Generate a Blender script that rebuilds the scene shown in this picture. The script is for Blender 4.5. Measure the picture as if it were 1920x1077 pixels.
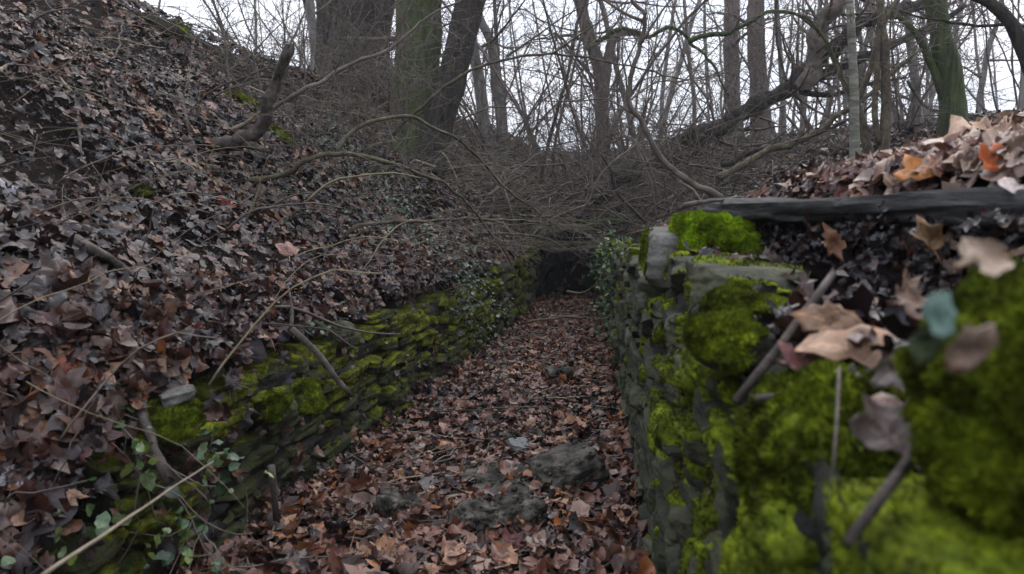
import bpy, math, random
import numpy as np
from mathutils import Vector

# ------------------------------------------------------------------ camera, sky, light
for o in list(bpy.data.objects): bpy.data.objects.remove(o)
SC = bpy.context.scene
COL = SC.collection
random.seed(7); RNG = np.random.default_rng(7)
CAMH = 1.1; PITCH = math.radians(5.6); FPX = 1600.0
cd = bpy.data.cameras.new('camera'); cam = bpy.data.objects.new('camera', cd); COL.objects.link(cam)
cam.location = (0, 0, CAMH); cam.rotation_euler = (math.radians(90) - PITCH, 0, 0)
cd.sensor_width = 36; cd.lens = 30; cd.clip_start = 0.02; cd.clip_end = 2000
cd.dof.use_dof = True; cd.dof.focus_distance = 5.0; cd.dof.aperture_fstop = 4.8
SC.camera = cam
W = bpy.data.worlds.new('World'); SC.world = W; W.use_nodes = True
wn, wl = W.node_tree.nodes, W.node_tree.links
bg = wn['Background']
sky = wn.new('ShaderNodeTexSky'); sky.sky_type = 'NISHITA'; sky.sun_disc = False
sky.sun_elevation = math.radians(38); sky.sun_rotation = math.radians(20); sky.dust_density = 4
tc = wn.new('ShaderNodeTexCoord')
mpn = wn.new('ShaderNodeMapping'); mpn.inputs['Scale'].default_value = (1.6, 1.6, 5)
cn = wn.new('ShaderNodeTexNoise'); cn.inputs['Scale'].default_value = 2.2; cn.inputs['Detail'].default_value = 7
cr = wn.new('ShaderNodeValToRGB'); cr.color_ramp.elements[0].position = .38; cr.color_ramp.elements[1].position = .6
cr.color_ramp.elements[0].color = (6.4, 7.4, 9.2, 1); cr.color_ramp.elements[1].color = (9.2, 9.5, 10.4, 1)
mx = wn.new('ShaderNodeMixRGB'); mx.inputs[0].default_value = .9
wl.new(tc.outputs['Generated'], mpn.inputs['Vector']); wl.new(mpn.outputs[0], cn.inputs['Vector'])
wl.new(cn.outputs['Fac'], cr.inputs[0]); wl.new(sky.outputs[0], mx.inputs[1]); wl.new(cr.outputs[0], mx.inputs[2])
sep = wn.new('ShaderNodeSeparateXYZ'); wl.new(tc.outputs['Generated'], sep.inputs[0])      # overcast: the zenith is brighter than the horizon
mr = wn.new('ShaderNodeMapRange'); mr.inputs[1].default_value = 0; mr.inputs[2].default_value = 1; mr.inputs[3].default_value = .85; mr.inputs[4].default_value = 1.75; wl.new(sep.outputs[2], mr.inputs[0])
vm = wn.new('ShaderNodeVectorMath'); vm.operation = 'SCALE'; wl.new(mx.outputs[0], vm.inputs[0]); wl.new(mr.outputs[0], vm.inputs['Scale'])
wl.new(vm.outputs[0], bg.inputs['Color']); bg.inputs['Strength'].default_value = 0.1
sd = bpy.data.lights.new('sun', 'SUN'); sd.energy = 1.4; sd.angle = math.radians(50); sd.color = (1, .97, .92)
sun = bpy.data.objects.new('sun', sd); COL.objects.link(sun)
sun.rotation_euler = (math.radians(48), 0, math.radians(160))
vs = SC.view_settings; vs.view_transform = 'Standard'; vs.look = 'None'; vs.gamma = 1; vs.exposure = 0.8
SC.cycles.max_bounces = 5

# ------------------------------------------------------------------ helpers
_cp, _sp = math.cos(PITCH), math.sin(PITCH)
def at(px, py, Y):
    """point of the photo (1920 wide) at world depth Y"""
    a = (px - 960) / FPX; b = (538.5 - py) / FPX
    dx, dy, dz = a, _cp + b * _sp, -_sp + b * _cp
    t = Y / dy
    return np.array([dx * t, Y, CAMH + dz * t])

_TAB = np.random.default_rng(99).random(65536)
def vnoise(P, seed=0):
    P = np.asarray(P, float); i = np.floor(P).astype(np.int64); f = P - i; f = f * f * (3 - 2 * f)
    def h(a, b, c):
        n = (a * 73856093) ^ (b * 19349663) ^ (c * 83492791) ^ (seed * 2654435)
        n = (n ^ (n >> 13)) * 1274126177
        return _TAB[(n ^ (n >> 16)) & 65535]
    x, y, z = i[:, 0], i[:, 1], i[:, 2]; fx, fy, fz = f[:, 0], f[:, 1], f[:, 2]
    def lx(b, c): return h(x, b, c) * (1 - fx) + h(x + 1, b, c) * fx
    a = lx(y, z) * (1 - fy) + lx(y + 1, z) * fy
    b = lx(y, z + 1) * (1 - fy) + lx(y + 1, z + 1) * fy
    return (a * (1 - fz) + b * fz) * 2 - 1
def fbm(P, octs=4, seed=0, gain=.5):
    P = np.asarray(P, float); s = np.zeros(len(P)); a = 1.
    for k in range(octs):
        s += a * vnoise(P * 2 ** k + 17.3 * k, seed + k); a *= gain
    return s
def sst(a, b, x):
    t = np.clip((np.asarray(x, float) - a) / (b - a), 0, 1); return t * t * (3 - 2 * t)

class MB:
    def __init__(s): s.v = []; s.q = []; s.t = []; s.a = []; s.n = 0
    def add(s, V, Q=None, T=None, tint=0.5, lc=None):
        V = np.asarray(V, float); m = len(V)
        if Q is not None and len(Q): s.q.append(np.asarray(Q, np.int64) + s.n)
        if T is not None and len(T): s.t.append(np.asarray(T, np.int64) + s.n)
        A = np.zeros((m, 3)); A[:, 2] = tint
        if lc is not None: A[:, :2] = lc
        s.v.append(V); s.a.append(A); s.n += m
    def arrays(s):
        V = np.concatenate(s.v) if s.v else np.zeros((0, 3))
        return V
    def build(s, name, mat, parent=None, smooth=True, origin=None):
        V = s.arrays(); A = np.concatenate(s.a)
        if origin is not None: V = V - np.asarray(origin)
        Q = np.concatenate(s.q) if s.q else np.zeros((0, 4), int)
        T = np.concatenate(s.t) if s.t else np.zeros((0, 3), int)
        me = bpy.data.meshes.new(name)
        me.vertices.add(len(V)); me.vertices.foreach_set('co', V.astype(np.float32).ravel())
        me.loops.add(len(Q) * 4 + len(T) * 3)
        me.loops.foreach_set('vertex_index', np.concatenate([Q.ravel(), T.ravel()]).astype(np.int32))
        me.polygons.add(len(Q) + len(T))
        st = np.concatenate([np.arange(len(Q)) * 4, len(Q) * 4 + np.arange(len(T)) * 3]).astype(np.int32)
        me.polygons.foreach_set('loop_start', st)
        if smooth: me.polygons.foreach_set('use_smooth', np.ones(len(st), bool))
        at_ = me.attributes.new('lc', 'FLOAT_VECTOR', 'POINT'); at_.data.foreach_set('vector', A.astype(np.float32).ravel())
        me.update(calc_edges=True); me.validate()
        me.materials.append(mat)
        o = bpy.data.objects.new(name, me); COL.objects.link(o)
        if parent is not None: o.parent = parent
        if origin is not None and parent is None: o.location = Vector(origin)
        return o

def tag(o, label, cat, group=None, kind=None):
    o['label'] = label; o['category'] = cat
    if group: o['group'] = group
    if kind: o['kind'] = kind
    return o
def empty(name, loc, label, cat, group=None):
    o = bpy.data.objects.new(name, None); COL.objects.link(o); o.location = Vector(loc); o.empty_display_size = .1
    return tag(o, label, cat, group)

def resample(P, R, seg):
    """Catmull-Rom through P"""
    P = np.asarray(P, float); R = np.asarray(R, float)
    if len(P) < 2: return P, R
    Q = np.vstack([2 * P[0] - P[1], P, 2 * P[-1] - P[-2]]); out = []; ro = []
    for i in range(len(P) - 1):
        n = max(1, int(np.linalg.norm(P[i + 1] - P[i]) / seg)); t = (np.arange(n) / n)[:, None]
        a, b, c, d = Q[i], Q[i + 1], Q[i + 2], Q[i + 3]
        out.append(.5 * ((2 * b) + (c - a) * t + (2 * a - 5 * b + 4 * c - d) * t ** 2 + (3 * b - a - 3 * c + d) * t ** 3))
        ro.append((R[i] + (R[i + 1] - R[i]) * t[:, 0]))
    out.append(P[-1:]); ro.append(R[-1:])
    return np.vstack(out), np.concatenate(ro)
def tube(mb, P, R, n=6, tint=.5, rough=0., seed=0, oct_=3, cap=True, flute=0.):
    P = np.asarray(P, float); R = np.asarray(R, float) * np.ones(len(P)); m = len(P)
    if m < 2: return
    T = np.gradient(P, axis=0); T /= np.linalg.norm(T, axis=1)[:, None] + 1e-9
    up = np.array([0, 0, 1.]) if abs(T[:, 2]).mean() < .8 else np.array([1., 0, 0])
    U = np.cross(T, up); U /= np.linalg.norm(U, axis=1)[:, None] + 1e-9; Wv = np.cross(T, U)
    th = np.arange(n) * 2 * np.pi / n
    D = np.cos(th)[None, :, None] * U[:, None] + np.sin(th)[None, :, None] * Wv[:, None]
    rr = R[:, None] * np.ones((m, n))
    if flute: rr = rr * (1 + flute * np.cos(th * 5 + seed)[None] + flute * .6 * np.cos(th * 3 + seed * 2 + np.linspace(0, 2, m)[:, None]))
    V = P[:, None] + D * rr[..., None]
    if rough:
        nz = fbm(V.reshape(-1, 3) / max(R.max(), .004) * .9 + seed, oct_, seed).reshape(m, n)
        V = V + D * (nz * rough * R[:, None])[..., None]
    V = V.reshape(-1, 3)
    i = np.arange(m - 1)[:, None] * n; j = np.arange(n)[None]; k = (j + 1) % n
    Q = np.stack([i + j, i + k, i + n + k, i + n + j], -1).reshape(-1, 4)
    Tt = None
    if cap:
        V = np.vstack([V, P[0], P[-1]]); j = np.arange(n); k = (j + 1) % n
        Tt = np.vstack([np.stack([k, j, np.full(n, m * n)], -1), np.stack([(m - 1) * n + j, (m - 1) * n + k, np.full(n, m * n + 1)], -1)])
    L = np.concatenate([[0], np.cumsum(np.linalg.norm(np.diff(P, axis=0), axis=1))])
    lc = np.zeros((len(V), 2)); lc[:m * n, 0] = np.repeat(L, n); lc[:m * n, 1] = np.tile(j if False else np.arange(n) / n, m)
    mb.add(V, Q, Tt, tint, lc)

def rnd_dir(rng):
    v = rng.normal(size=3); return v / np.linalg.norm(v)
def grow(tr, tw, p, d, L, r, lvl, rng, maxl, up=.1, wob=.25, seg=.25, kids=6, first=.15, kr=.45, kl=.5, n=8, spread=.9, twig_r=.004, tint=.5, rough=.1):
    m = max(4, int(L / seg)); step = L / m; P = [np.array(p, float)]; d = np.array(d, float)
    for i in range(m):
        d = d + rng.normal(size=3) * wob * (.6 if lvl == 0 else 1) * math.sqrt(step) + np.array([0, 0, up * step])
        d /= np.linalg.norm(d); P.append(P[-1] + d * step)
    P = np.array(P); R = np.linspace(r, max(r * (.35 if lvl == 0 else .25), twig_r * .5), m + 1)
    tube(tr if lvl <= 0 else tw, P, R, n if lvl == 0 else (5 if lvl == 1 else 3), tint + rng.normal() * .06, rough if lvl <= 1 else 0, int(rng.integers(1000)), 2, cap=lvl < 2)
    if lvl >= maxl: return
    for k in range(kids):
        t = first + (1 - first) * (k + rng.random()) / kids; i = min(m - 1, int(t * m))
        dd = P[i + 1] - P[i]; dd /= np.linalg.norm(dd)
        nd = dd * (1 - spread * .5) + rnd_dir(rng) * spread; nd /= np.linalg.norm(nd)
        grow(tr, tw, P[i], nd, L * kl * (1.1 - .6 * t) * rng.uniform(.6, 1.2), max(R[i] * kr, twig_r), lvl + 1, rng, maxl, up, wob * 1.25, seg * .6, max(2, int(kids * .8)), .12, kr, kl * 1.0, n, spread, twig_r, tint, rough)

# ------------------------------------------------------------------ materials
def newmat(name):
    m = bpy.data.materials.new(name); m.use_nodes = True; return m, m.node_tree.nodes, m.node_tree.links, m.node_tree.nodes['Principled BSDF']
def ramp(n, stops, interp='LINEAR'):
    r = n.new('ShaderNodeValToRGB'); e = r.color_ramp.elements; r.color_ramp.interpolation = interp
    e[0].position, e[0].color = stops[0][0], (*stops[0][1], 1); e[1].position, e[1].color = stops[-1][0], (*stops[-1][1], 1)
    for p, c in stops[1:-1]:
        x = e.new(p); x.color = (*c, 1)
    return r
def noise_n(n, l, scale, detail=5, coord='Object', rough=.6, mapping=None):
    t = n.new('ShaderNodeTexCoord'); x = n.new('ShaderNodeTexNoise')
    x.inputs['Scale'].default_value = scale; x.inputs['Detail'].default_value = detail; x.inputs['Roughness'].default_value = rough
    src = t.outputs[coord]
    if mapping:
        mp = n.new('ShaderNodeMapping'); mp.inputs['Scale'].default_value = mapping; l.new(src, mp.inputs[0]); src = mp.outputs[0]
    l.new(src, x.inputs['Vector']); return x
def bumpy(n, l, b, src, strength=.5, dist=.01):
    u = n.new('ShaderNodeBump'); u.inputs['Strength'].default_value = strength; u.inputs['Distance'].default_value = dist
    l.new(src, u.inputs['Height']); l.new(u.outputs[0], b.inputs['Normal'])
def mixc(n, l, fac, a, b, mode='MIX'):
    m = n.new('ShaderNodeMixRGB'); m.blend_type = mode
    for i, s in enumerate((fac, a, b)):
        if hasattr(s, 'node'): l.new(s, m.inputs[i])
        else: m.inputs[i].default_value = s if i == 0 else (*s, 1)
    return m.outputs[0]
def lcattr(n, l):
    a = n.new('ShaderNodeAttribute'); a.attribute_name = 'lc'; s = n.new('ShaderNodeSeparateXYZ'); l.new(a.outputs['Vector'], s.inputs[0]); return a, s

def mat_noise(name, stops, scale=8, rough=.85, bump=.5, dist=.01, detail=8, coord='Object', tintmix=None, mapping=None, bscale=None, spec=.3, mottle=None):
    m, n, l, b = newmat(name)
    x = noise_n(n, l, scale, detail, coord, .65, mapping); r = ramp(n, stops); l.new(x.outputs['Fac'], r.inputs[0]); c = r.outputs[0]
    if tintmix:
        a, s = lcattr(n, l); r2 = ramp(n, tintmix); l.new(s.outputs[2], r2.inputs[0]); c = mixc(n, l, 1., c, r2.outputs[0], 'MULTIPLY')
    if mottle:
        mo = noise_n(n, l, mottle[0], 5, coord, .7); r3 = ramp(n, mottle[1]); l.new(mo.outputs['Fac'], r3.inputs[0]); c = mixc(n, l, 1., c, r3.outputs[0], 'MULTIPLY')
    l.new(c, b.inputs['Base Color']); b.inputs['Roughness'].default_value = rough; b.inputs['Specular IOR Level'].default_value = spec
    y = noise_n(n, l, bscale or scale * 3, 6, coord, .7, mapping); bumpy(n, l, b, y.outputs['Fac'], bump, dist)
    return m

def leaf_mat(name, stops, rough=.36, transl=.12):
    m, n, l, b = newmat(name)
    a, s = lcattr(n, l)
    r = ramp(n, stops); l.new(s.outputs[2], r.inputs[0])
    x = noise_n(n, l, 55, 4); r1 = ramp(n, [(.3, (.5, .46, .44)), (.55, (1, 1, 1)), (.75, (1.35, 1.3, 1.2))]); l.new(x.outputs['Fac'], r1.inputs[0])
    c = mixc(n, l, .8, r.outputs[0], r1.outputs[0], 'MULTIPLY')
    # palmate veins from the leaf's own coordinates
    at2 = n.new('ShaderNodeMath'); at2.operation = 'ARCTAN2'; l.new(s.outputs[1], at2.inputs[0])
    ad = n.new('ShaderNodeMath'); ad.operation = 'ADD'; ad.inputs[1].default_value = .75; l.new(s.outputs[0], ad.inputs[0]); l.new(ad.outputs[0], at2.inputs[1])
    mu = n.new('ShaderNodeMath'); mu.operation = 'MULTIPLY'; mu.inputs[1].default_value = 6; l.new(at2.outputs[0], mu.inputs[0])
    co = n.new('ShaderNodeMath'); co.operation = 'COSINE'; l.new(mu.outputs[0], co.inputs[0])
    vr = ramp(n, [(.93, (0, 0, 0)), (1., (1, 1, 1))]); l.new(co.outputs[0], vr.inputs[0])
    c = mixc(n, l, vr.outputs[0], c, mixc(n, l, 1., c, (1.35, 1.25, 1.15), 'MULTIPLY'))
    l.new(c, b.inputs['Base Color'])
    rr = n.new('ShaderNodeMapRange'); rr.inputs[3].default_value = rough - .12; rr.inputs[4].default_value = rough + .3
    l.new(x.outputs['Fac'], rr.inputs[0]); l.new(rr.outputs[0], b.inputs['Roughness']); b.inputs['Specular IOR Level'].default_value = .36
    sm = n.new('ShaderNodeMath'); sm.operation = 'ADD'; l.new(vr.outputs[0], sm.inputs[0]); l.new(x.outputs['Fac'], sm.inputs[1])
    bumpy(n, l, b, sm.outputs[0], .5, .002)
    if transl:
        tr = n.new('ShaderNodeBsdfTranslucent'); l.new(c, tr.inputs[0]); ms = n.new('ShaderNodeMixShader'); ms.inputs[0].default_value = transl
        l.new(b.outputs[0], ms.inputs[1]); l.new(tr.outputs[0], ms.inputs[2]); l.new(ms.outputs[0], n['Material Output'].inputs[0])
    return m
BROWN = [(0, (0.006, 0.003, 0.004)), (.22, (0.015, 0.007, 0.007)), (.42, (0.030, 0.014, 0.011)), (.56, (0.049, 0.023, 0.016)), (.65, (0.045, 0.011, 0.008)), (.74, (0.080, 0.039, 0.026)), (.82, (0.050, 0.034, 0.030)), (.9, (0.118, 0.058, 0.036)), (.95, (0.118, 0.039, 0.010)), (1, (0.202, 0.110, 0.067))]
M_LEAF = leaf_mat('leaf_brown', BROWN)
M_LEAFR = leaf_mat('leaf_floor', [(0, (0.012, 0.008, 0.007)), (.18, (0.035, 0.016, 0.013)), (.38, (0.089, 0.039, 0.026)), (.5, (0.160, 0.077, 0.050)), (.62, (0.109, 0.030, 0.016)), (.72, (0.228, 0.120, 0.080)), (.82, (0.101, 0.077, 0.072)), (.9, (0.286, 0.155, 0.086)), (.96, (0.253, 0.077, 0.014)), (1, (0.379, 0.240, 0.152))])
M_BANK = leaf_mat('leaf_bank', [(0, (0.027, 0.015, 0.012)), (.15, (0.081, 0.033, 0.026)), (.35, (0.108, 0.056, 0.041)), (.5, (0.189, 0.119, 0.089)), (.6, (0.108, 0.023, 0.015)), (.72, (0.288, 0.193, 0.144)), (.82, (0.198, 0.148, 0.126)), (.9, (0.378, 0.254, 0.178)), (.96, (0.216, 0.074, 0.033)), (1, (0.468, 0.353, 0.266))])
M_IVY = leaf_mat('ivy_green', [(0, (.008, .018, .007)), (.4, (.02, .048, .016)), (.7, (.045, .09, .03)), (.9, (.10, .13, .05)), (1, (.15, .20, .03))], .3, .1)
M_IVYP = leaf_mat('ivy_pale', [(0, (.012, .02, .01)), (.4, (.035, .05, .026)), (.7, (.075, .095, .055)), (1, (.18, .21, .14))], .32, .1)
M_SOIL = mat_noise('soil', [(.3, (.006, .005, .004)), (.5, (.017, .012, .009)), (.7, (.04, .028, .02))], 14, 1, 1., .03, spec=.08, bscale=40)
M_STONE = mat_noise('wall_stone', [(.30, (.008, .009, .006)), (.42, (.026, .028, .016)), (.5, (.045, .048, .025)), (.58, (.062, .06, .036)), (.72, (.115, .108, .08))], 9, .85, 1., .02, bscale=45, tintmix=[(0, (.55, .6, .45)), (.5, (1, 1, .95)), (1, (1.3, 1.25, 1.15))])
M_CAP = mat_noise('cap_stone_grey', [(.32, (.03, .028, .022)), (.48, (.08, .075, .062)), (.6, (.13, .125, .105)), (.75, (.22, .21, .19))], 9, .8, 1., .02, bscale=40)
M_STONED = mat_noise('darker_stone', [(.35, (.004, .004, .003)), (.5, (.013, .012, .009)), (.62, (.026, .026, .013)), (.78, (.075, .066, .052))], 9, .8, 1., .02, bscale=45)  # darker version of the wall stone
M_STONEG = mat_noise('wall_stone_olive', [(.30, (.008, .009, .004)), (.42, (.024, .027, .009)), (.54, (.045, .05, .014)), (.64, (.06, .055, .03)), (.78, (.13, .12, .09))], 9, .9, 1., .02, bscale=45, tintmix=[(0, (.5, .55, .4)), (.5, (1, 1, .9)), (1, (1.35, 1.3, 1.2))])
M_MOSS = mat_noise('moss', [(.28, (.018, .024, .003)), (.5, (.085, .112, .007)), (.72, (.20, .24, .014))], 30, .95, .6, .004, tintmix=[(0, (.4, .42, .4)), (.5, (1, 1, 1)), (1, (1.6, 1.5, 1.2))], spec=.1, mottle=(8, [(.36, (.22, .17, .13)), (.46, (.62, .58, .5)), (.56, (1.0, 1.0, .95)), (.7, (1.3, 1.2, .9))]))
M_MOSSB = mat_noise('moss_bright', [(.25, (.07, .12, .004)), (.5, (.17, .27, .008)), (.75, (.28, .40, .015))], 30, .95, .6, .004, tintmix=[(0, (.55, .55, .5)), (.5, (1, 1, 1)), (1, (1.4, 1.35, 1.1))], spec=.1, mottle=(8, [(.3, (.5, .45, .35)), (.46, (.62, .58, .5)), (.56, (1.0, 1.0, .95)), (.7, (1.3, 1.2, .9))]))
M_MOSSD = mat_noise('moss_olive', [(.3, (.022, .026, .003)), (.5, (.072, .083, .007)), (.7, (.17, .185, .012))], 22, .95, .6, .004, tintmix=[(0, (.4, .42, .4)), (.5, (1, 1, 1)), (1, (1.5, 1.5, 1.2))], spec=.1, mottle=(8, [(.36, (.22, .17, .13)), (.46, (.62, .58, .5)), (.56, (1.0, 1.0, .95)), (.7, (1.3, 1.2, .9))]))
M_BARKD = mat_noise('bark_dark', [(.3, (.012, .010, .009)), (.5, (.035, .029, .024)), (.7, (.06, .055, .035)), (.85, (.07, .08, .03))], 5, .95, 1., .05, mapping=(4, 4, .6), bscale=9)
M_BARKM = mat_noise('bark_mossy', [(.3, (0.020, 0.023, 0.010)), (.5, (0.055, 0.068, 0.026)), (.7, (0.083, 0.111, 0.030)), (.85, (0.132, 0.156, 0.070))], 5, .95, 1., .05, mapping=(4, 4, .6), bscale=9)
M_BARKG = mat_noise('bark_grey', [(.3, (.05, .042, .036)), (.5, (.15, .135, .12)), (.75, (.25, .235, .20))], 5, .92, .8, .01, mapping=(3, 3, .6), bscale=16, tintmix=[(0, (.5, .5, .5)), (.5, (1, 1, 1)), (1, (1.4, 1.4, 1.3))])
M_BARKR = mat_noise('bark_reddish', [(.3, (.05, .038, .032)), (.5, (.105, .08, .068)), (.75, (.18, .145, .125))], 5, .92, .8, .01, mapping=(3, 3, .6), bscale=16)
M_BIRCH = mat_noise('birch_bark', [(.35, (.06, .055, .04)), (.5, (.13, .125, .095)), (.7, (.24, .23, .19))], 6, .8, .4, .004, mapping=(1, 1, 5))
M_TWIG = mat_noise('twig_bark', [(.3, (.045, .034, .027)), (.5, (.085, .066, .052)), (.75, (.16, .13, .10))], 12, .8, .5, .003, tintmix=[(0, (.5, .5, .45)), (.5, (1, 1, 1)), (1, (1.9, 1.8, 1.6))])
M_BRANCH = mat_noise('branch_bark', [(.32, (.022, .016, .012)), (.46, (.06, .043, .031)), (.58, (.085, .075, .04)), (.74, (.17, .14, .10))], 14, .85, 1., .006, bscale=50)
M_DEAD = mat_noise('dead_wood', [(.34, (.018, .014, .012)), (.48, (.06, .045, .037)), (.62, (.10, .08, .068)), (.75, (.18, .155, .135))], 22, .85, 1., .006, bscale=70, mapping=(1, 1, 1))
M_STRAW = mat_noise('pale_stem', [(.3, (.10, .075, .05)), (.7, (.25, .20, .14))], 30, .7, .3, .002)
M_CANE = mat_noise('dry_cane', [(.3, (.09, .075, .045)), (.7, (.24, .20, .13))], 20, .75, .3, .002, tintmix=[(0, (.5, .5, .45)), (1, (1.3, 1.3, 1.2))])
M_PLANK = mat_noise('weathered_plank', [(.38, (.005, .005, .005)), (.48, (.017, .016, .015)), (.57, (.05, .047, .044)), (.7, (.13, .123, .115))], 3.5, .8, 1., .012, mapping=(14, .9, 22), bscale=16)
M_GRAVEL = mat_noise('crumbling_concrete', [(.34, (.010, .009, .007)), (.48, (.036, .031, .024)), (.6, (.085, .075, .06)), (.75, (.17, .155, .13))], 16, .9, 1., .008, bscale=60)
M_SLATE = mat_noise('slate', [(.3, (.035, .038, .038)), (.7, (.095, .10, .10))], 10, .55, .4, .004)
M_DARK = mat_noise('culvert_inside', [(.3, (.002, .002, .0015)), (.7, (.006, .0055, .0045))], 5, 1, .5, .01, spec=0.05)  # near black: the tunnel's darkness is painted into the colour

# ------------------------------------------------------------------ terrain
def XL(y): return np.interp(y, [-6, 0, 1.5, 2.3, 2.93, 4.2, 5.87, 7.0, 8.4, 9.85, 14, 30, 400], [-1.5, -1.3, -1.15, -1.0, -.88, -.62, -.30, -.08, .16, .32, .5, 1, 1])
def XR(y): return np.interp(y, [-6, 0, 1.0, 2.5, 4.2, 6.8, 8.4, 9.85, 14, 30, 400], [-.3, .2, .29, .425, .575, .80, .92, .98, 1.2, 2, 2])
def floorz(x, y):
    P = np.stack([x * 1.5, y * 1.5, 0 * x], -1)
    return .02 * fbm(P, 3, 5) + .03 * sst(6, 9.5, y)
def topL(y): return np.interp(y, [1.6, 2.15, 2.4, 6.2, 7.2, 9.7, 10], [.05, .45, .56, .60, .55, .62, .80])
def topR(y): return np.interp(y, [0, .5, 1.0, 2.2, 2.45, 3.6, 5, 7, 9.7, 10], [1.0, 1.0, 1.02, 1.04, 1.02, .95, .86, .78, .70, .80])
def RB(y): return np.interp(y, [.7, 1.25, 2.6], [.66, .52, .30])      # how deep the hollow reaches back
def height(x, y, step=0.):
    x = np.asarray(x, float); y = np.asarray(y, float)
    xl, xr = XL(y), XR(y); fl = floorz(x, y)
    P = np.stack([x * .8, y * .8, 0 * x], -1); nz = fbm(P, 4, 11)
    beyond = sst(9.84, 9.98, y)
    base = .80 + np.minimum((np.maximum(y - 10, 0)) * .16, 1.35) + .10 * nz * sst(10, 12, y)
    fl = fl * (1 - beyond) + base * beyond
    # left slope
    dl = xl - x - step
    tl = topL(y) * (1 - beyond) + base * beyond
    cap = 3.1 - .5 * sst(5.5, 9.5, y) - .35 * sst(14, 24, y)
    g = .70 * np.maximum(dl, 0) + .10 * nz * sst(0.05, .6, dl) + .10 * np.sin(dl * 2.6 + y * .7) * sst(.1, .7, dl)
    hl = tl + g; k = .35
    hh = np.clip(.5 + .5 * (cap - hl) / k, 0, 1); hl = cap * (1 - hh) + hl * hh - k * hh * (1 - hh)
    sL = sst(-.001, .03, dl)
    # right bank
    dr = x - xr - step
    tr_ = topR(y) * (1 - beyond) + base * beyond
    hr = tr_ + .27 * np.maximum(dr, 0) + .05 * nz * sst(0.3, 1.2, dr)
    cap2 = 2.25; hh = np.clip(.5 + .5 * (cap2 - hr) / k, 0, 1); hr = cap2 * (1 - hh) + hr * hh - k * hh * (1 - hh)
    rec = sst(.62, .85, y) * (1 - sst(2.62, 2.78, y)) * (1 - sst(RB(y) - .05, RB(y), x - xr))   # the hollow under the plank
    hr = hr * (1 - rec) + (.87 + .05 * np.abs(nz)) * rec
    sR = sst(-.001, .03, dr)
    h = fl * (1 - sL) * (1 - sR) + hl * sL + hr * sR
    fade = sst(60, 300, y)
    return h - fade * 2
def build_ground():
    ys = np.concatenate([np.arange(-5, .4, .12), np.arange(.4, 9.84, .035), [9.84, 9.86], np.arange(9.87, 9.98, .01), [9.98], np.arange(10.05, 16, .1), np.arange(16, 40, .5), np.geomspace(40, 600, 20)])
    dl = np.concatenate([[.13, .145, .16, .18], np.arange(.2, 4.5, .045), np.arange(4.6, 12, .4), np.geomspace(12, 500, 16)])
    dr = np.concatenate([[.13, .145, .16, .18], np.arange(.2, 1.0, .03), np.arange(1.0, 5, .06), np.arange(5, 12, .4), np.geomspace(12, 500, 16)])
    tt = np.linspace(0, 1, 46)
    Y = ys[:, None]; xl = XL(ys)[:, None]; xr = XR(ys)[:, None]
    X = np.hstack([xl - dl[::-1][None], xl - .12 + (xr - xl + .24) * tt[None], xr + dr[None]])
    Yg = np.repeat(Y, X.shape[1], 1); r, c = X.shape
    Z = height(X.ravel(), Yg.ravel(), .13).reshape(r, c)
    V = np.stack([X, Yg, Z], -1).reshape(-1, 3)
    fine = fbm(V * 9, 3, 21) * .012; V[:, 2] += fine
    i = np.arange(r - 1)[:, None] * c; j = np.arange(c - 1)[None]
    Q = np.stack([i + j, i + j + 1, i + c + j + 1, i + c + j], -1).reshape(-1, 4)
    cen = V[Q].mean(1); hole = (((cen[:, 0] - .66) / .265) ** 2 + (np.maximum(cen[:, 2] - .14, 0) / .26) ** 2 < 1) & (cen[:, 1] > 9.835) & (cen[:, 1] < 9.99) & (cen[:, 0] > XL(9.85) - .05) & (cen[:, 0] < XR(9.85) + .05)
    mb = MB(); mb.add(V, Q[~hole]); o = mb.build('ground', M_SOIL); o['kind'] = 'structure'; return o
build_ground()

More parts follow.
